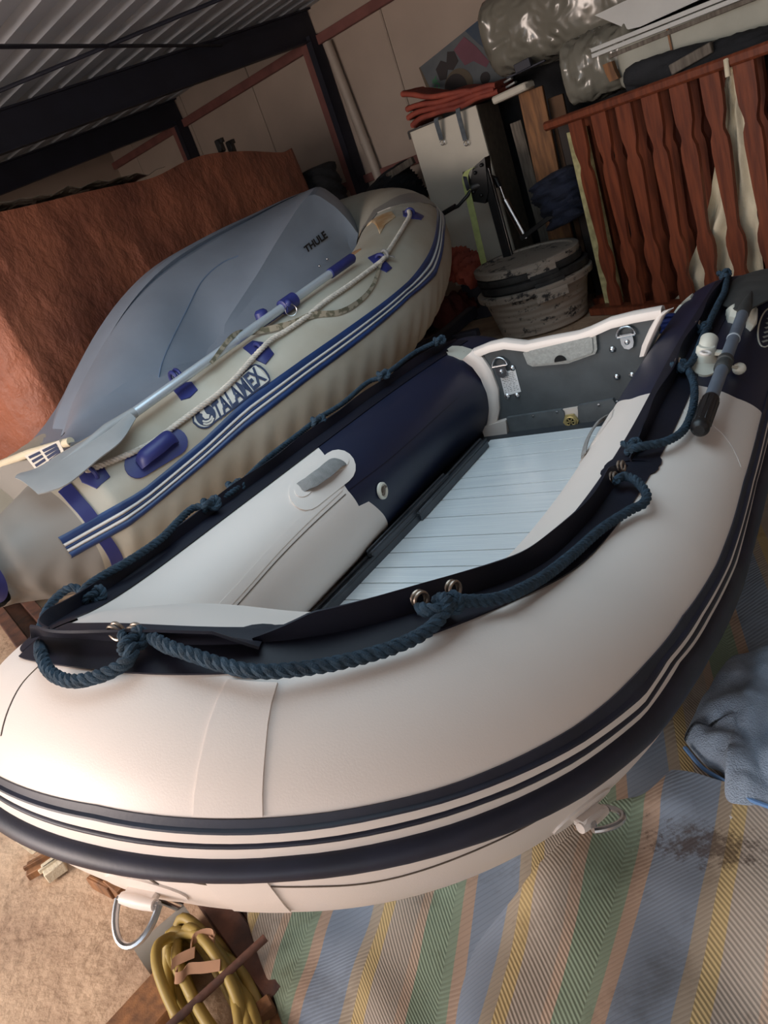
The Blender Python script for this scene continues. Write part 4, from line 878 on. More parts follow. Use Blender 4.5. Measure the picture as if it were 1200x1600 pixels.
# ================================================================== room shell
W0 = np.array([-4., 6.5, 0.]); EX = np.array([.974, -.226, 0.]); EX /= np.linalg.norm(EX); EY = np.array([-EX[1], EX[0], 0.]); EZ = np.array([0, 0, 1.])
def wl(a, b, z): return W0 + EX * a + EY * b + EZ * z
RW = np.stack([EX, EY, EZ], 1)
def onw(px, b=0.):
    return onp(px, W0 + EY * b, EY)
def wa(px, b=0.): q = onw(px, b) - W0; return q @ EX, q[2]
mb = MB(); mb.box((-1.5, 1.2, -.05), (13, 12.5, .1)); fl_ = mb.build('floor', concrete_m); tag(fl_, kind='structure')
mb = MB()
seams_px = [(250, 190), (305, 145), (395, 150), (470, 400), (620, 100), (770, 120)]
xs = sorted([-7.0, -4.9] + [-3.45, wa((285, 165))[0], wa((405, 170))[0] , wa((615, 90))[0], .75, 1.75, 2.75, 3.75, 4.75, 5.75, 6.75, 7.75])
for x0, x1 in zip(xs[:-1], xs[1:]): mb.box(wl((x0 + x1) / 2, .06, 1.45), (x1 - x0 - .012, .1, 2.9), RW, bev=.004)
mb.box(wl(.4, .14, 1.45), (15, .04, 2.9), RW, mi=1)
bw = mb.build('wall_back', [wallm, black_void], ang=20); tag(bw, kind='structure')
mb = MB(); mb.box((3.6, 2, 1.5), (.1, 11, 3.)); o = mb.build('wall_right', wallm); tag(o, kind='structure')
mb = MB(); mb.box((-7.9, 3.6, 1.5), (.1, 9, 3.)); o = mb.build('wall_left', wallm); tag(o, kind='structure')
# corrugated roof: ribs run along the back wall, sheet falls gently towards the door
SL = .087; ZR = 2.605
mb = MB(); prof = []; b = .1; k = 0; pit = .235
while b > -7.6:
    for db, dz in ((0, .045), (.07, .045), (.095, 0), (.21, 0)): prof.append((b - db, dz))
    b -= pit
P = np.array([[wl(a, bb, ZR + SL * bb + dz + .004) for a in np.linspace(-5, 8, 6)] for bb, dz in prof])
mb.slab(P, .004, nrm=(0, 0, 1)); o = mb.build('ceiling', roof_m, ang=15); tag(o, kind='structure')
k = 0
def trim(name, mbs, m): o = mbs.build(name, m, ang=25); tag(o, kind='structure'); return o
tn = 0
for a in (-4.55, -2.28, 0., 3.6):
    tn += 1; mb = MB(); p = wl(a, .0, ZR - .115); q = wl(a, -7.4, ZR - .115 - SL * 7.4)
    mb.bar(p, q, .012, .226, bev=0)
    for dz in (-.115, .115): mb.bar(p + EZ * dz * .97, q + EZ * dz * .97, .09, .012, bev=0)
    trim('trim_%d' % tn, mb, steel_dark)
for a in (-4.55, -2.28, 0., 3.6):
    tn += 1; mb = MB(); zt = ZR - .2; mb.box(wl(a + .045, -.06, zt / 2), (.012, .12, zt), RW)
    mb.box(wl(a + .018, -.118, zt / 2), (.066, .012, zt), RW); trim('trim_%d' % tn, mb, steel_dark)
    tn += 1; mb = MB(); mb.box(wl(a - .055, -.07, zt / 2), (.075, .1, zt), RW); trim('trim_%d' % tn, mb, oxide)  # same post: warm-lit left face coloured pink, shaded right part coloured dark
zg = (wa((475, 80))[1] + wa((250, 215))[1]) / 2
tn += 1; mb = MB(); mb.box(wl(0.5, -.025, zg), (14, .05, .075), RW, bev=.004); trim('trim_%d' % tn, mb, oxide)
tn += 1; mb = MB(); mb.box(wl(0.5, -.02, zg - 1.15), (14, .04, .07), RW, bev=.004); trim('trim_%d' % tn, mb, oxide)
# roof bracing rods
def roofpt(px, dz=-.05): return onp(px, wl(0, 0, ZR + dz), np.array([-SL * EY[0], -SL * EY[1], 1.]))
for p, q in (((-60, 73), (345, 71)), ((-30, 154), (360, -8))):
    tn += 1; mb = MB(); mb.tube([roofpt(p), roofpt(q)], .011, 8); trim('trim_%d' % tn, mb, steel_dark)
a0, _ = wa((512, 70)); mb = MB(); A = onw((512, 70), -.05); B = onw((602, 305), -.05)
mb.tube([A + EZ * .02, B], .04, 16); mb.tube([A + (B - A) * .62, A + (B - A) * .64], .046, 16); o = mb.build('drainpipe', pipem); tag(o, 'white plastic pipe running down the back wall beside the dark steel post', 'pipe')

# ================================================================== blanket and towel under the bow
def blob(outline, zf, name, m, rings=16, th=.004, uvf=None, plane_z=.06):
    """cloth with an outline on the ground, height zf(x, y, t) (t = 0 centre, 1 edge)"""
    Q = catmull([onz(p, plane_z) for p in list(outline) + [outline[0]]], 6)[:-1]; c = Q.mean(0); rows = []
    for t in np.linspace(.01, 1, rings):
        row = [c + (q - c) * t for q in Q]; rows.append([np.array([p[0], p[1], zf(p[0], p[1], t)]) for p in row])
    P = np.array(rows); P = np.concatenate([P, P[:, :1]], 1); mb = MB()
    mb.slab(P, th, nrm=(0, 0, -1)); return mb
ZB_ = .062
XY = onz((800, 1500), ZB_)[0]; PER = onz((1110, 1500), ZB_)[0] - XY
fold = [onz(p, ZB_ + .03) for p in [(1052, 1215), (1010, 1250), (950, 1272), (880, 1340), (820, 1408), (752, 1478), (730, 1545), (720, 1610), (716, 1680)]]
fc = catmull(fold, 8)
def hz(x, y, k=0.): return ZB_ + k + .02 * noise.noise((x * 5 + k * 90, y * 3.2, 3)) + .008 * noise.noise((x * 13, y * 9, 7 + k * 50))
rows = []; uv = []
ys_ = np.linspace(.18, 2.75, 170); 
for y in ys_:
    row = []; r = []
    xl = -1.08 - .02 * math.sin(y * 14) + 1.2 * max(0, .556 - y); 
    for x in np.concatenate([np.linspace(-.12, 0, 10), np.linspace(.02, 1.75, 120)]):
        X = xl + x; 
        if x < 0: X = xl + x * .25; z = hz(xl, y) * (1 + x / .13) * 1. + .004
        else: z = hz(X, y) + .006 * math.sin((x + .4 * y) * 30) * max(0, .5 - x)
        if y < .42: z = min(z, .062 * max(.08, (y - .18) / .24) + .01 * noise.noise((X * 12, y * 6, 2)) + .012)
        row.append((X, y, max(z, .006))); r.append(((X + .3 * (y - .7) - XY) / PER + .0 * z, y + .3 * x))
    rows.append(row); uv.append(r)
mb = MB(); mb.slab(np.array(rows), .006, nrm=(0, 0, -1), uv=uv)
rows = []; uv = []
for p in resample(fc, .012):
    row = []; r = []
    nx = .62 + p[0]
    for k, t in enumerate(np.r_[0, np.linspace(0, 1, 70) ** 1.15]):
        X = p[0] + t * (.75 - p[0]); Y = p[1] - t * .05
        lip = .04 * (1 - math.exp(-t * 30)); z = hz(X, Y) + .038 + .022 * math.exp(-((t - .02) / .05) ** 2) + .02 * noise.noise((X * 4, Y * 5, 9))
        if k == 0: z = hz(X, Y) + .004
        row.append((X, Y, max(z, .012))); r.append(((X + .3 * (Y - .72) * min(1, max(0, (-.36 - X) / .35)) - XY) / PER, Y))
    rows.append(row); uv.append(r)
mb.slab(np.array(rows), .004, nrm=(0, 0, -1), uv=uv)
o = mb.build('blanket', blanket_m, ang=70); tag(o, 'crumpled striped blanket in blue, green and beige spread under the bow', 'blanket')
mb = MB(); mb.box((-.2, 1.45, .022), (1.6, 2.3, .044), bev=.004); o = mb.build('ground_board', wood_raw); tag(o, 'flat board lying on the floor beneath the striped blanket', 'board')
to = [(1070, 1160), (1085, 1120), (1108, 1080), (1135, 1040), (1170, 1022), (1230, 1012), (1260, 1100), (1260, 1240), (1215, 1278), (1160, 1268), (1134, 1258), (1132, 1215), (1100, 1195)]
def zt(x, y, t):
    a = 1 - t ** 3; n = abs(noise.noise((x * 9, y * 9, 2))) * .055 + abs(noise.noise((x * 20, y * 16, 5))) * .03
    return ZB_ + .03 + a * (.022 + n) + .006 * noise.noise((x * 30, y * 30, 1))
mb = blob(to, zt, 'towel', towel_m, rings=34, plane_z=.085); 
tw = mb.build('towel', towel_m, ang=75); tag(tw, 'crumpled pale blue towel lying on the striped blanket', 'towel')
hem = [onz(p, .1) for p in [(1070, 1168), (1098, 1200), (1134, 1222), (1165, 1246), (1215, 1266)]]; mb = MB(); mb.tube(catmull(hem, 8), .004, 6); hm = mb.build('hem', towel_hem, tw)
mb = MB(); mb.prism([onz(p, .09) for p in [(1136, 1266), (1158, 1268), (1142, 1282)]], (0, 0, .003)); mb.build('care_label', paper, tw)

# ================================================================== things on the concrete at lower left
bd_ = unit(V3((-.95, .437, 0)) - V3((-3.34, 1.404, 0)))
b0 = V3((-3.75, 1.57, .0)); b1 = V3((-.95, .437, .0)); sd_ = np.array([-bd_[1], bd_[0], 0])
bm_ = thing('steel_channel', 'long rusty brown steel beam lying on the concrete under both bows', 'beam', b0)
mb = MB(); mb.bar(b0 + EZ * .03, b1 + EZ * .03, .012, .06, bev=.002); mb.bar(b0 + EZ * .058 + sd_ * .02, b1 + EZ * .058 + sd_ * .02, .05, .006, bev=.002); mb.bar(b0 + EZ * .005 + sd_ * .03, b1 + EZ * .005 + sd_ * .03, .06, .008, bev=.002); mb.build('flanged_profile', rusty, bm_)
o2_ = sd_ * .14; mb = MB(); mb.bar(b0 + o2_ + EZ * .025, b1 + o2_ + EZ * .025, .05, .05, bev=.003); mb.build('side_bar', rusty, bm_)
o2_ = sd_ * .085; mb = MB(); mb.bar(b0 + o2_ + EZ * .006, b1 + o2_ + EZ * .006, .07, .012, bev=.003); mb.build('web_plate', rusty, bm_)
mb = MB(); p0 = onz((428, 1568), .05); p1 = onz((330, 1650), .05); mb.bar(p0, p1, .03, .03, bev=.003); o = mb.build('cross_bar', wood_raw); tag(o, 'short brown bar on the floor beside the yellow hose, ending by the blanket', 'bar')
mb = MB(); p0 = onz((415, 1465), .10); p1 = onz((262, 1606), .085); mb.tube([p0, p1], .0075, 12); o = mb.build('steel_rod', rusty); tag(o, 'thin rusty steel rod lying across the yellow hose', 'rod')
mb = MB(); mb.tube([onz((222, 1502), .03), onz((300, 1434), .03)], .031, 24); o = mb.build('pipe_offcut', pipe_grey); tag(o, 'short piece of grey plastic pipe on the concrete beside the yellow hose', 'pipe')
mb = MB(); p0 = onz((278, 1530), .015); p1 = onz((180, 1640), .015); mb.bar(p0, p1, .10, .03, bev=.003); o = mb.build('timber_plank', wood_raw); tag(o, 'brown timber plank on the concrete at the bottom, left of the yellow hose', 'plank')
hk = [onz((206, 1396), .16), onz((240, 1404), .12), onz((282, 1422), .05)]; mb = MB(); mb.tube(catmull(hk, 6), .005, 8); mb.tube(catmull([onz((226, 1392), .16), onz((250, 1398), .11), onz((285, 1412), .05)], 6), .004, 8); o = mb.build('steel_hook', steel); tag(o, 'thin bright steel hook between the tow ring and the brown beam', 'hook')
hs = thing('garden_hose', 'coiled yellow hose tied with brown bands on the concrete below the bow', 'hose', onz((325, 1540), 0))
hc_ = onz((333, 1560), .045); ax1 = onz((400, 1700), .045) - hc_; ax2 = onz((392, 1540), .045) - hc_; P = []
rs = random.Random(5)
for k in range(9):
    w = .45 + .62 * rs.random(); off = (rs.random() - .5) * .55; l = .78 + .24 * rs.random(); 
    for t in np.linspace(0, 2 * PI, 16, endpoint=False):
        tw_ = off * math.cos(t + k); P.append(hc_ + ax1 * (l * math.cos(t) * .98) + ax2 * (w * math.sin(t) * .95 + off * .8 + .25 * math.cos(t) * off) + EZ * (.009 * k - .03 + .016 * math.sin(3 * t + k)))
mb = MB(); mb.tube(resample(catmull(P, 6), .012), .0098, 10); mb.build('hose_loops', hose_m, hs)
for pl in ([(297, 1482), (302, 1468), (318, 1460), (332, 1460), (336, 1468), (332, 1474), (326, 1470)], [(268, 1508), (278, 1500), (295, 1492), (305, 1488)], [(278, 1520), (276, 1528), (284, 1526), (295, 1514), (318, 1512), (345, 1508)]):
    C_ = catmull([onz(p, .105) for p in pl], 6); mb = MB(); mb.slab(np.array([C_ + V3((-.2, .5, .35)) * .014 * v for v in (-1, -.3, .4, 1)]).transpose(1, 0, 2), .003); mb.build('tie_band', tie_m, hs)
for i, (p, q, lab) in enumerate([((44, 1362), (98, 1332), 'small thin board lying on the concrete under the left bow, nearest the camera'), ((70, 1366), (100, 1345), 'short wooden block beside the thin board under the left bow'), ((150, 1370), (182, 1386), 'ribbed wooden scrap on the concrete near the tow ring'), ((178, 1376), (200, 1394), 'smaller wooden scrap between the ribbed scrap and the tow ring')]):
    mb = MB(); a, b = onz(p, .02), onz(q, .02); mb.bar(a, b, .05 if i < 2 else .04, .02 + .008 * i, bev=.002)
    for k in range(3): mb.bar(a + (b - a) * .1 + sd_ * .012 * (k - 1) + EZ * .014, b + sd_ * .012 * (k - 1) + EZ * .014, .006, .012, bev=.001)
    o = mb.build('wood_scrap', wood_raw if i != 1 else cloth_cream); tag(o, lab, 'wood')
mb = MB(); mb.bar(onz((18, 1292), .1), onz((60, 1326), .01), .03, .03, bev=.004); o = mb.build('pale_prop', cloth_cream); tag(o, 'pale square prop under the bow at the far left', 'prop')

# ================================================================== trailer frame under the beige dinghy
tf = thing('boat_trailer', 'dark boat trailer frame carrying the beige dinghy', 'trailer', (-2.85, 2.9, 0))
for x in (-2.45, -3.35): mb = MB(); mb.bar((x, 1.6, .13), (x + .05, 4.7, .2), .07, .07, bev=.006); mb.build('side_beam', steel_dark, tf)
for y in (1.9, 2.75, 3.6, 4.3): mb = MB(); mb.bar((-3.4, y, .15), (-2.2, y, .15), .06, .05, bev=.006); mb.build('cross_member', wood_grey if y == 3.6 else steel_dark, tf)
for x in (-2.42, -3.4):
    mb = MB(); mb.lathe([(.05, -.05), (.16, -.05), (.175, -.03), (.175, .03), (.16, .05), (.05, .05)], (x - .05, 2.2, .175), (1, 0, 0), 32); mb.build('wheel', black_plastic, tf)

# winch post
YW = 4.95; py = lambda p, d=0.: ony(p, YW + d)
wp = thing('winch_post', 'black winch post with green strap and crank handle in front of the white cabinet', 'winch', py((790, 425)))
mb = MB(); mb.bar(py((757, 262)), V3((py((757, 262))[0], YW, .0)), .055, .055, up=(0, 1, 0), bev=.005); mb.build('post', black_plastic, wp)
mb = MB(); mb.bar(py((763, 262), -.03), V3((py((763, 262))[0] + .012, YW - .03, .02)), .008, .008, up=(0, 1, 0)); mb.build('post_edge', steel, wp)
mb = MB(); mb.prism([py(p, -.04) for p in [(739, 262), (757, 246), (763, 300), (758, 318), (738, 315), (733, 290)]], (0, .09, 0)); mb.lathe([(.05, -.05), (.05, .05)], py((742, 292)), (1, .2, 0), 20)
for p in [(742, 270), (752, 258), (740, 300), (752, 305)]: mb.sphere(py(p, -.05), .012)
mb.build('winch_head', black_plastic, wp)
mb = MB(); mb.lathe([(.07, -.012), (.07, .012)], py((731, 285), -.02), (1, .3, 0), 28); mb.build('winch_gear', steel_dark, wp)
mb = MB(); mb.tube([py((736, 296), -.06), py((731, 305), -.08), py((716, 322), -.1), py((690, 334), -.1)], .011, 10); mb.tube([py((712, 322), -.1), py((690, 335), -.1)], .016, 12); mb.build('crank_handle', black_plastic, wp)
mb = MB(); C_ = catmull([py(p, -.07) for p in [(739, 262), (730, 268), (727, 280), (731, 300), (740, 340), (750, 385), (757, 415), (763, 445)]], 6); mb.slab(np.array([C_ + V3((v * .022, 0, 0)) for v in (-1, 0, 1)]).transpose(1, 0, 2), .003); mb.build('winch_strap', strap_green, wp)
gs = thing('gas_strut', 'silver gas strut with a black knob leaning right of the winch post', 'strut', py((822, 372), .1))
a, b = py((789, 312), .1), py((822, 372), .1); mb = MB(); mb.tube([a, b], .024, 16); mb.build('cylinder', steel, gs)
mb = MB(); mb.tube([py((780, 288), .1), a], .01, 10); mb.build('piston_rod', steel, gs); mb = MB(); mb.tube([py((767, 278), .1), py((775, 280), .1), py((780, 292), .1)], .02, 12); mb.build('end_knob', black_plastic, gs)

# ================================================================== white cabinet with cloth and carton on top
YC = 5.3; pc = lambda p, d=0.: ony(p, YC + d)
xl, xr = pc((640, 206))[0], pc((744, 167))[0]; zt_ = 1.388; dp = .36
mb = MB(); mb.box(((xl + xr) / 2, YC + dp / 2, .14), (xr - xl - .05, dp - .04, .28), bev=.005); o = mb.build('plinth_crate', steel_dark); tag(o, 'dark crate underneath the white cabinet', 'crate')
cb = thing('cabinet', 'white upright cabinet standing by the back wall behind the winch post', 'cabinet', ((xl + xr) / 2, YC + .2, .28))
mb = MB(); mb.box(((xl + xr) / 2, YC + .01, (zt_ + .285) / 2), (xr - xl, .02, zt_ - .285), bev=.003); mb.build('door', cab_white, cb)
mb = MB(); mb.box(((xl + xr) / 2, YC + .02 + dp / 2, (zt_ + .285) / 2), (xr - xl, dp, zt_ - .29), bev=.003); mb.build('body', cab_side, cb)
mb = MB(); A = V3((xl - .005, YC - .012, zt_ + .004)); mb.bar(A, A + V3((.22, 0, 0)), .012, .012, bev=.002); mb.bar(A, A - EZ * .05, .012, .012, up=(0, 1, 0), bev=.002); mb.build('top_hinge', black_plastic, cb)
# folded orange cloth
rows_top = 0
mb = MB(); rs = random.Random(2)
for k in range(4):
    z = zt_ + .02; x0 = xl + .05 + .012 * rs.random(); x1 = xr + .17 - .05 * k * (k > 2) + .02 * rs.random(); P = []
    for i, x in enumerate(np.linspace(x0, x1, 26)):
        t = i / 25; P.append([(x, YC - .05 + .32 * s + .008 * noise.noise((x * 9, k, s)), z + k * (.043 * (1 - t) ** .7 + .014 * t) + .012 * noise.noise((x * 7, k * 3, s * 4)) + .02 * math.sin(t * PI * 2 + .5 * k) * (1 - t) + (.05 * (1 - t) ** 2 if k > 2 else 0) - .03 * max(0, t - .75) * (k < 2)) for s in np.linspace(0, 1, 14)])
    mb.slab(np.array(P), .028, nrm=(0, 0, 1))
    e = np.array(P)[:, 0] + V3((0, .0, .014)); mb.tube(e, .018, 8); e = np.array(P)[0] + V3((0, 0, .014)); mb.tube(e, .02, 8)
o = mb.build('folded_cloth', cloth_orange, ang=70); tag(o, 'folded orange-red cloth lying on top of the white cabinet', 'cloth')
for (p, q, lab) in [((684, 196), (690, 218), 'short grey strap with a wire hook hanging down the cabinet front, left one'), ((719, 186), (727, 219), 'longer grey strap hanging down the cabinet front, right one')]:
    a, b = pc(p, -.075), pc(q, -.03); a[2] = zt_ + .006; mb = MB(); mb.slab(np.array([[r + V3((v * .016, 0, 0)) for v in (-1, 0, 1)] for r in catmull([a + V3((0, .06, .0)), a, b], 6)]), .004); st_ = mb.build('hanging_strap', mat('grey_webbing', (88, 96, 104), .85, var=.2, scale=30)); tag(st_, lab, 'strap')
    mb = MB(); mb.torus(b - EZ * .02, .016, .003, (0, 1, 0)); mb.build('strap_hook', steel, st_)
# printed carton, tipped over
n_ = V3((0, -1, 0)); yc = 5.72; ct = [ony(p, yc) for p in [(655, 106), (757, 24), (803, 112), (692, 206)]]
cn = thing('carton', 'tilted grey and blue printed cardboard carton behind the folded orange cloth', 'carton', ct[3])
mb = MB(); mb.prism(ct, (0, .2, 0)); mb.build('box_body', card_tan, cn)
def cq(x, y): return (ct[0] * (1 - x) + ct[1] * x) * (1 - y) + (ct[3] * (1 - x) + ct[2] * x) * y
def cpoly(pts, off, name, m): mb = MB(); mb.prism([cq(*p) + n_ * off for p in pts], n_ * .001); return mb.build(name, m, cn, smooth=False)
ell = lambda x, y, a, b, n=24: [(x + a * math.cos(t), y + b * math.sin(t)) for t in np.linspace(0, 2 * PI, n, endpoint=False)]
cpoly([(0, 0), (1, 0), (1, 1), (0, 1)], .002, 'printed_face', card_grey)
cpoly([(0, 0), (.015, 0), (.09, 1), (0, 1)], .004, 'side_flap', card_tan)
cpoly([(.72, 0), (1, 0), (1, 1), (.93, 1), (.9, .6), (.8, .3)], .004, 'blue_print', card_blue)
cpoly([(.5, .12), (.68, .06), (.76, .3), (.82, .62), (.76, .66), (.66, .45), (.55, .42)], .005, 'pink_splash', card_pink)
cpoly(ell(.38, .62, .19, .26), .005, 'dish_rim', card_tan); cpoly(ell(.34, .62, .15, .22), .007, 'dish_picture', card_dark)
cpoly(ell(.7, .78, .06, .09), .006, 'berry_picture', card_dark)
cpoly([(.2, .18), (.3, .12), (.36, .2), (.42, .08), (.5, .14), (.5, .3), (.4, .36), (.34, .3), (.28, .4), (.2, .36)], .006, 'dark_print', card_dark)
LT, fs = text('VOR', bold=.03); mb = MB()
mb.add([cq(.1 + .075 * (1 - yy), .53 - .28 * xx) + n_ * .006 for xx, yy in LT], fs); mb.build('green_lettering', card_green, cn, smooth=False, fix=False)

# ================================================================== mortar tubs
def tubring(c, r, h, z, name, m, label, top=False, tilt=(0, 0)):
    t = thing(name, label, 'tub', (c[0], c[1], z), 'stacked mortar tubs'); ax = unit((tilt[0], tilt[1], 1))
    mb = MB(); mb.lathe([(.0, .004), (r * .70, .0), (r * .76, .012), (r * .80, h * .3), (r * .88, h * .75), (r * .93, h - .05), (r * .93, h - .012), (r * .89, h - .012), (r * .84, h * .75), (r * .75, h * .3), (r * .72, .03), (.0, .03)], (c[0], c[1], z), ax, 64); mb.build('tub_body', m, t)
    mb = MB(); mb.lathe([(r * .92, h - .045), (r * .99, h - .04), (r, h - .03), (r, h - .004), (r * .985, h), (r * .89, h), (r * .885, h - .012)], (c[0], c[1], z), ax, 64); mb.build('rim', m, t)
    for k in (-1, 1):
        a = -.95 + (PI if k > 0 else 0); mb = MB(); A = np.linspace(a - .26, a + .26, 14); P = np.array([[V3((c[0] + q * math.cos(w), c[1] + q * math.sin(w), z + zz)) for q, zz in ((r * .93, h - .03), (r * 1.03, h - .028), (r * 1.035, h - .045), (r * 1.03, h - .085), (r * 1.0, h - .085))] for w in A]); mb.slab(P, .008); mb.build('grip', m, t)
    return t
TC = (-1.95, 4.75)
tubring(TC, .37, .3, 0.004, 'mortar_tub', tub_m, 'large mortar-stained black tub at the bottom of the stack on the floor')
tubring((TC[0] + .01, TC[1]), .345, .24, .115, 'mortar_tub', tub_dark, 'dark tub nested second from the bottom of the stack')
tubring((TC[0] - .01, TC[1]), .335, .22, .185, 'mortar_tub', tub_dark, 'dark tub with a thick rim, second from the top of the stack')
t4 = tubring((TC[0] - .02, TC[1] + .0), .335, .17, .285, 'mortar_tub', tub_m, 'topmost tub, full to the rim with dried grey mortar', tilt=(.03, -.02))
mb = MB(); mb.lathe([(.0, .142), (.2, .146), (.285, .152), (.295, .14)], (TC[0] - .02, TC[1], .285), (.03, -.02, 1), 48); mb.build('dried_mortar', tub_m, t4)

# ================================================================== balustrades
def balustrade(base, d, L, H, spac, first, nb, label, dark=False):
    d = unit(d); n = np.array([-d[1], d[0], 0]); base = V3(base); t = thing('balustrade', label, 'balustrade', base, 'wooden balustrade panels')
    mb = MB(); a = base + d * -.06 + EZ * H; b = base + d * L + EZ * H; mb.bar(a, b, .06, .05, bev=.012); mb.build('handrail', wood_red, t)
    mb = MB(); a = base + d * -.02 + EZ * .025; b = base + d * L + EZ * .025; mb.bar(a, b, .09, .05, bev=.006); mb.build('bottom_rail', wood_red, t)
    prof = [(0, 1), (.1, 1), (.16, .93), (.215, .6), (.235, .58), (.27, .86), (.32, .92), (.5, .74), (.62, .56), (.66, .58), (.705, .9), (.74, .98), (.79, .88), (.845, .58), (.865, .56), (.905, .84), (.93, .88), (1, .88)]
    for k in range(nb):
        c = base + d * (first + spac * k); mb = MB(); Z = [(H - .02) + (.05 - (H - .02)) * q for q, _ in prof]; w = [.052 * q for _, q in prof]
        rows = np.array([[c + d * w_ * v + EZ * z + n * -.0105 for v in (-1, -.9, .9, 1)] for z, w_ in zip(Z, w)])
        mb.slab(rows, .021, nrm=n); mb.build('baluster', wood_red, t, ang=25)
    return t
bd2 = unit((.88, -.47, 0)); Bb = V3((-1.6, 4.74, 0)); nB = np.array([.47, .88, 0]) / np.hypot(.47, .88)
pb_ = lambda p, d=0.: onp(p, Bb + nB * d, nB)
s_of = lambda p: (pb_(p) - Bb) @ bd2
s0 = s_of((961, 465)); s6 = s_of((1164, 107)); sp_ = (s6 - s0) / 6
balustrade(Bb, bd2, 1.75, 1.125, sp_, s0, 9, 'front varnished brown wooden balustrade panel behind the stern of the navy dinghy')
balustrade(Bb + nB * .2 - bd2 * .16, bd2, 1.75, 1.12, sp_, s0 + .06, 9, 'second brown balustrade panel, right behind the front one')
mb = MB(); q = Bb + nB * .42 + bd2 * .72; mb.bar(q - bd2 * .66 + EZ * .52, q + bd2 * .9 + EZ * .52, .03, 1.0, bev=.004); o = mb.build('leaning_board', mat('dark_red_panel', (84, 38, 26), .5, var=.2, scale=3)); tag(o, 'dark red wooden panel leaning behind the balustrades', 'panel')
mb = MB(); q0 = [pb_(p, .06) for p in [(885, 208), (897, 205), (948, 402), (935, 408)]]; q0[2][2] = q0[3][2] = .01; q0[2][0] += .0; mb.prism([q0[0], q0[1], V3((q0[1][0], q0[1][1], .01)), V3((q0[0][0], q0[0][1], .01))], nB * .1); o = mb.build('foam_board', foam); tag(o, 'upright pale yellow foam board edge left of the front balustrade', 'foam board')
# cream cloth tied to the rail and hanging behind the balusters
sides = [((1138, 97), (1150, 97)), ((1136, 118), (1150, 118)), ((1132, 140), (1158, 140)), ((1126, 180), (1162, 185)), ((1122, 225), (1170, 235)), ((1116, 275), (1178, 285)), ((1108, 320), (1184, 330)), ((1092, 365), (1190, 372)), ((1078, 410), (1196, 415)), ((1066, 450), (1200, 455)), ((1050, 470), (1200, 480))]
L_ = catmull([pb_(a, .075) for a, _ in sides], 6); R_ = catmull([pb_(b, .075) for _, b in sides], 6); rows = []
for i, (a, b) in enumerate(zip(L_, R_)):
    tt = i / len(L_); rows.append([a * (1 - s) + b * s - nB * (.02 * math.sin(s * 16 + 5 * tt) * (.3 + tt) + .02 * noise.noise((s * 5, tt * 8, 1)) + .015 * noise.noise((s * 11, tt * 16, 4))) for s in np.linspace(0, 1, 40)])
mb = MB(); mb.slab(np.array(rows), .003, nrm=nB); c = pb_((1144, 105)); mb.tube([c + nB * .06, c + EZ * .035 + nB * .03, c + EZ * .035 - nB * .035, c - nB * .036 - EZ * .03], .012, 8)
o = mb.build('cloth_sheet', cloth_cream, ang=80); tag(o, 'cream cotton sheet hanging through the balusters from the handrail', 'sheet')
mb = MB(); c = onz((1040, 486), .1); mb.torus(c - EZ * .06, .055, .012, (0, 0, 1)); mb.torus(c - EZ * .04, .05, .012, (.1, 0, 1)); mb.torus(c - EZ * .085, .055, .015, (0, 0, 1)); o = mb.build('cord_coil', mat('blue_cord', (30, 50, 120), .7)); tag(o, 'small coil of bright blue cord behind the transom corner', 'cord')

# ================================================================== heap behind the balustrade
pd = lambda p, y: ony(p, y)
mb = MB(); mb.box((-.86, 5.28, .56), (1.7, .34, 1.12), bev=.01); o = mb.build('storage_cupboard', mat('dark_cupboard', (40, 30, 26), .7, var=.2, scale=4)); tag(o, 'dark low cupboard behind the balustrades carrying the wrapped bundles', 'cupboard')
def bundle(a, b, r, name, m, lab, cat, sq=.75, namp=.18, seg=28, flat=1.):
    a, b = V3(a), V3(b); ax = unit(b - a); y = unit(np.cross(ax, EZ)); z = np.cross(y, ax); rows = []
    for t in np.linspace(0, 1, 40):
        e = min(1, (1 - abs(2 * t - 1) ** 14) ** .5 + .03); row = []
        for q in np.linspace(0, 2 * PI, seg, endpoint=False):
            c, s = math.cos(q), math.sin(q); rr = r * e * (1 + namp * noise.noise((c * 1.6 + t * 6, s * 1.6, r * 9)) + namp * .4 * noise.noise((c * 5 + t * 18, s * 5, 2)))
            row.append(a + (b - a) * t + y * rr * math.copysign(abs(c) ** sq, c) + z * rr * flat * math.copysign(abs(s) ** sq, s))
        rows.append(row)
    mb = MB(); o = len(mb.v); mb.grid(np.array(rows), cv=True); n = 40
    mb.f.append(tuple(range(seg))); mb.mi.append(0); mb.f.append(tuple((n - 1) * seg + i for i in range(seg))); mb.mi.append(0)
    o = mb.build(name, m, ang=60); tag(o, lab, cat); return o
bundle(pd((772, 62), 5.5), pd((1010, -40), 5.3), .24, 'wrapped_bundle', wrap_m, 'large plastic-wrapped bundle at the top, right of the printed carton', 'bundle', namp=.12)
bundle(pd((888, 118), 5.15), pd((1010, 70), 5.1), .17, 'wrapped_bundle', wrap_m, 'smaller plastic-wrapped bundle under the large wrapped one', 'bundle')
a, b = pd((968, 108), 5.05), pd((1330, -28), 4.9); bundle(a, b, .13, 'wrapped_mattress', mattress_m, 'pale plastic-wrapped mattress on top of the heap, under the white boards', 'mattress', sq=.45, namp=.06)
mb = MB(); m_ = a + (b - a) * .28; 
for k in (0.0,): mb.tube([m_ + V3((0, -.14, .11)), m_ + V3((.005, -.145, 0)), m_ + V3((.0, -.14, -.11))], .006, 8)
o = mb.build('tie_string', tie_m); tag(o, 'thin brown string tied round the pale wrapped mattress', 'string')
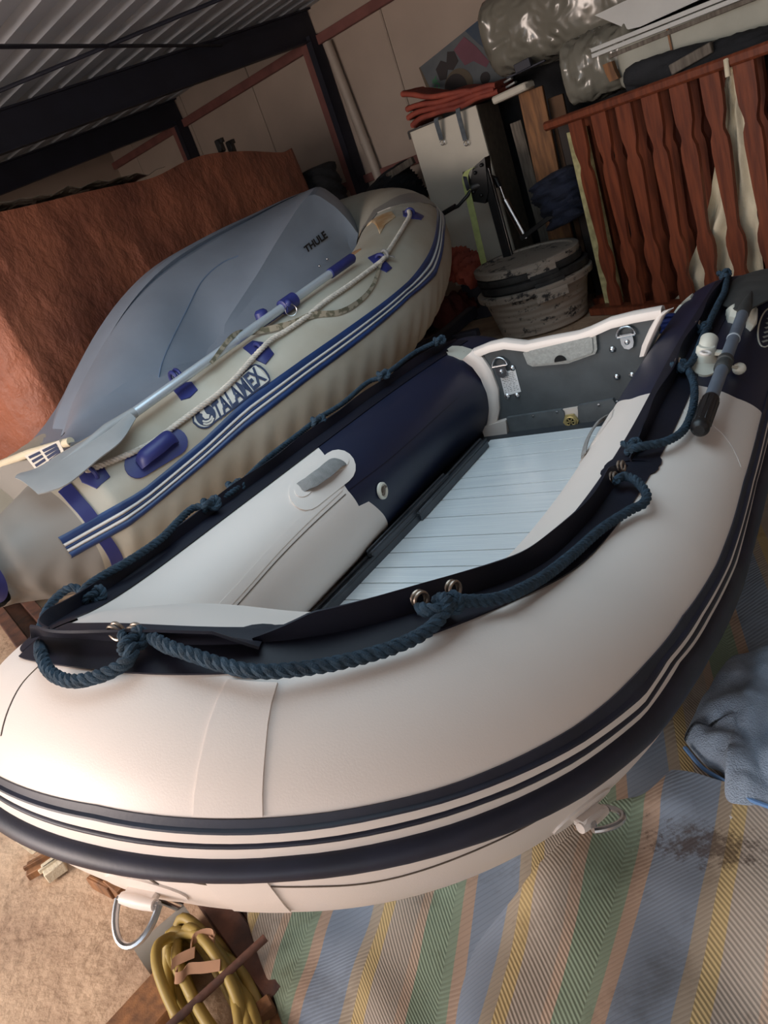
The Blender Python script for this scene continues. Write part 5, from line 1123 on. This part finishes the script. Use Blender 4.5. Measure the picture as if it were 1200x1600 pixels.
mb = MB(); mb.slab(np.array([[pd(p, 5.04) + V3((0, t, 0)) for t in (-.16, .2)] for p in [(953, 98), (958, 112), (964, 124)]]), .05, nrm=(1, 0, 0)); o = mb.build('wood_block', wood_raw); tag(o, 'small brown wood block at the left end of the pale mattress', 'wood')
labs = ['lowest brown-edged white board of the stack on the wrapped mattress', 'middle white board of the stack on the wrapped mattress', 'top white board of the stack on the wrapped mattress']
for k in range(3):
    p = [((962, 84), (1215, -18)), ((934, 84), (1212, -26)), ((933, 75), (1210, -36))][k]; a_, b_ = pd(p[0], 4.92), pd(p[1], 4.75); mb = MB(); mb.bar(a_ + V3((0, .2, 0)), b_ + V3((0, .2, 0)), .4, .022, bev=.002); o = mb.build('white_board', panel_white if k else wood_grey); tag(o, labs[k], 'board', 'white boards on the mattress')
mb = MB(); P = [pd(p, 4.95) for p in [(929, 24), (975, 2), (1080, -40), (1180, -40), (1000, 42), (982, 46)]]; mb.prism(P, (0, .5, .02)); o = mb.build('plastic_sheet_board', panel_white); tag(o, 'wide white panel lying at the top edge above the white boards', 'panel')
bundle(pd((974, 128), 4.78), pd((1300, 40), 4.6), .07, 'black_bag', cloth_dark, 'long black cloth bundle lying behind the handrail', 'bag', namp=.4, sq=.9)
mb = MB(); mb.bar(pd((1052, 108), 4.68), pd((1116, 72), 4.66), .12, .05, bev=.004); o = mb.build('board_offcut', wood_grey); tag(o, 'grey board offcut sticking out of the black cloth bundle', 'board')
mb = MB(); mb.bar(pd((776, 156), 5.15), pd((828, 132), 5.1), .12, .045, bev=.01); o = mb.build('foam_strip', cab_white); tag(o, 'white foam strip right of the orange cloth', 'foam strip')
mb = MB(); mb.bar(pd((792, 122), 5.2), pd((852, 94), 5.2), .02, .012); mb.bar(pd((806, 108), 5.2), pd((830, 96), 5.2), .05, .05); o = mb.build('metal_bracket', steel_dark); tag(o, 'dark metal bracket lying under the large wrapped bundle', 'bracket')
for i, (p, q) in enumerate([((770, 140), (800, 122)), ((776, 146), (806, 128))]):
    mb = MB(); mb.bar(pd(p, 5.42), pd(q, 5.42), .05, .012); o = mb.build('wood_lath', panel_white); tag(o, ['upper white slat beside the printed carton', 'lower white slat beside the printed carton'][i], 'slat')
mb = MB(); mb.slab(np.array([[wl(a, -.2 + .02 * math.sin(a * 14), z) for z in (.05, .7, 1.3, 1.72)] for a in np.linspace(1.45, 5.2, 60)]), .004); o = mb.build('shade_backing', cloth_dark); tag(o, 'dark backing added as shade on the back wall behind the planks and wrapped bundles', 'sheet')  # dark surface added so the gaps behind the clutter read as shade
def plank(p, q, y, w, m, lab, name='timber_plank'):
    a = pd(p, y); b = pd(q, y); b = a + (b - a) * (a[2] / max(.05, a[2] - b[2])) * .995; mb = MB(); mb.bar(a, b, w, .03, up=(0, 1, 0), bev=.003); o = mb.build(name, m); tag(o, lab, 'plank'); return o
plank((829, 140), (868, 330), 5.22, .16, wood_raw, 'wide brown plank leaning upright between cabinet and balustrade')
plank((868, 150), (905, 330), 5.3, .1, mat('dark_plank', (92, 66, 46), .8, var=.2, scale=6), 'narrow darker plank leaning right behind the wide brown plank')
plank((806, 190), (850, 360), 5.45, .08, wood_grey, 'grey board standing in the dark gap right of the cabinet')
bundle(pd((862, 270), 4.98), pd((895, 345), 4.98), .14, 'jacket', cloth_navy, 'dark navy jacket hanging in the gap left of the balustrade', 'jacket', namp=.5, sq=1)
mb = MB(); mb.bar(pd((815, 372), 4.95), pd((888, 318), 4.95), .03, .05, up=(0, 1, 0)); o = mb.build('jack_lever', black_plastic); tag(o, 'black steel lever slanting above the tubs', 'lever')
bundle(pd((602, 272), 5.75), pd((640, 330), 5.75), .2, 'black_sack', cloth_dark, 'black sack standing left of the white cabinet', 'sack', namp=.35, sq=1)
mb = MB(); mb.bar(pd((606, 276), 5.6), pd((646, 250), 5.6), .04, .05); o = mb.build('wood_stick', wood_grey); tag(o, 'pale stick of wood resting on the black sack', 'wood')
bundle(pd((488, 262), 5.9), pd((520, 340), 5.9), .19, 'dark_sack', cloth_dark, 'dark rounded sack at the right end of the orange tarpaulin', 'sack', namp=.25, sq=1)
c0 = pd((563, 345), 5.45); mb = MB(); mb.slab(np.array([[c0 + V3((x * .2, y, z)) for x in (-1, 1)] for y, z in ((0, -.28), (-.02, .06))]), .02); mb.box(c0 + V3((0, .14, -.1)), (.4, .28, .3), bev=.03); mb.bar(c0 + V3((-.21, 0, .055)), c0 + V3((.21, 0, .055)), .04, .025, bev=.006); o = mb.build('plastic_crate', mat('grey_crate', (104, 104, 106), .6, var=.08)); tag(o, 'grey plastic crate between the roof box and the back wall post', 'crate')
for i, p in enumerate([(344, 228), (361, 230)]):
    mb = MB(); c = onx(p, -4.1); mb.box(c, (.05, .05, .09), bev=.008); mb.box(c + V3((.03, 0, .03)), (.03, .03, .03)); o = mb.build('roof_bar_foot', black_plastic); tag(o, ['left of two small dark clamps on top of the orange tarpaulin', 'right of two small dark clamps on top of the orange tarpaulin'][i], 'clamp')
bundle(pd((700, 410), 5.05), pd((752, 425), 4.98), .1, 'orange_bundle', cloth_orange, 'crumpled orange cloth on the floor left of the tub stack', 'cloth', namp=.5, sq=1)
bundle(onz((690, 500), .12), onz((738, 470), .12), .11, 'red_bundle', mat('dark_red_cloth', (96, 44, 40), .85, var=.25, scale=9, bump=.4, bscale=40), 'dark red cloth heap on the floor in front of the tubs', 'cloth', namp=.5, sq=1)
bundle(onz((632, 512), .13), onz((676, 486), .13), .12, 'blue_bundle', cloth_navy, 'dark blue cloth heap on the floor under the beige bow', 'cloth', namp=.5, sq=1)
# ================================================================== light
w = bpy.data.worlds.new('world'); SC.world = w; w.use_nodes = True; N = w.node_tree.nodes; L = w.node_tree.links
bg = N['Background']; tc = N.new('ShaderNodeTexCoord'); sp = N.new('ShaderNodeSeparateXYZ'); L.new(tc.outputs['Generated'], sp.inputs[0])
cr = N.new('ShaderNodeValToRGB'); e = cr.color_ramp.elements
e[0].position = .0; e[0].color = (.60, .47, .41, 1); e[1].position = 1.; e[1].color = (.5, .7, 1., 1)
q = e.new(.46); q.color = (.80, .64, .56, 1); q = e.new(.53); q.color = (.88, .95, 1., 1)
mr = N.new('ShaderNodeMath'); mr.operation = 'MULTIPLY_ADD'; mr.inputs[1].default_value = .5; mr.inputs[2].default_value = .5; L.new(sp.outputs[2], mr.inputs[0]); L.new(mr.outputs[0], cr.inputs[0])
L.new(cr.outputs[0], bg.inputs[0]); bg.inputs[1].default_value = 1.7
def area(name, loc, tgt, sx, sy, power, col):
    l = bpy.data.lights.new(name, 'AREA'); l.shape = 'RECTANGLE'; l.size = sx; l.size_y = sy; l.energy = power; l.color = col
    o = bpy.data.objects.new(name, l); COL.objects.link(o); o.location = loc
    o.rotation_euler = (Vector(tgt) - Vector(loc)).to_track_quat('-Z', 'Y').to_euler(); return o
area('door_daylight', (-3.4, -2.3, 1.7), (-1.2, 1.4, .4), 2.6, 1.8, 235, (1., .83, .73))
area('overhead_fill', (-1.3, 1.5, 2.05), (-1.3, 1.6, 0.), 1.7, 1.7, 27, (.66, .86, 1.))  # cool fill lamp added below the closed roof, brightens tube tops and floor
vs = SC.view_settings; vs.view_transform = 'Standard'; vs.look = 'None'; vs.exposure = 0.; vs.gamma = 1.; vs.use_curve_mapping = False
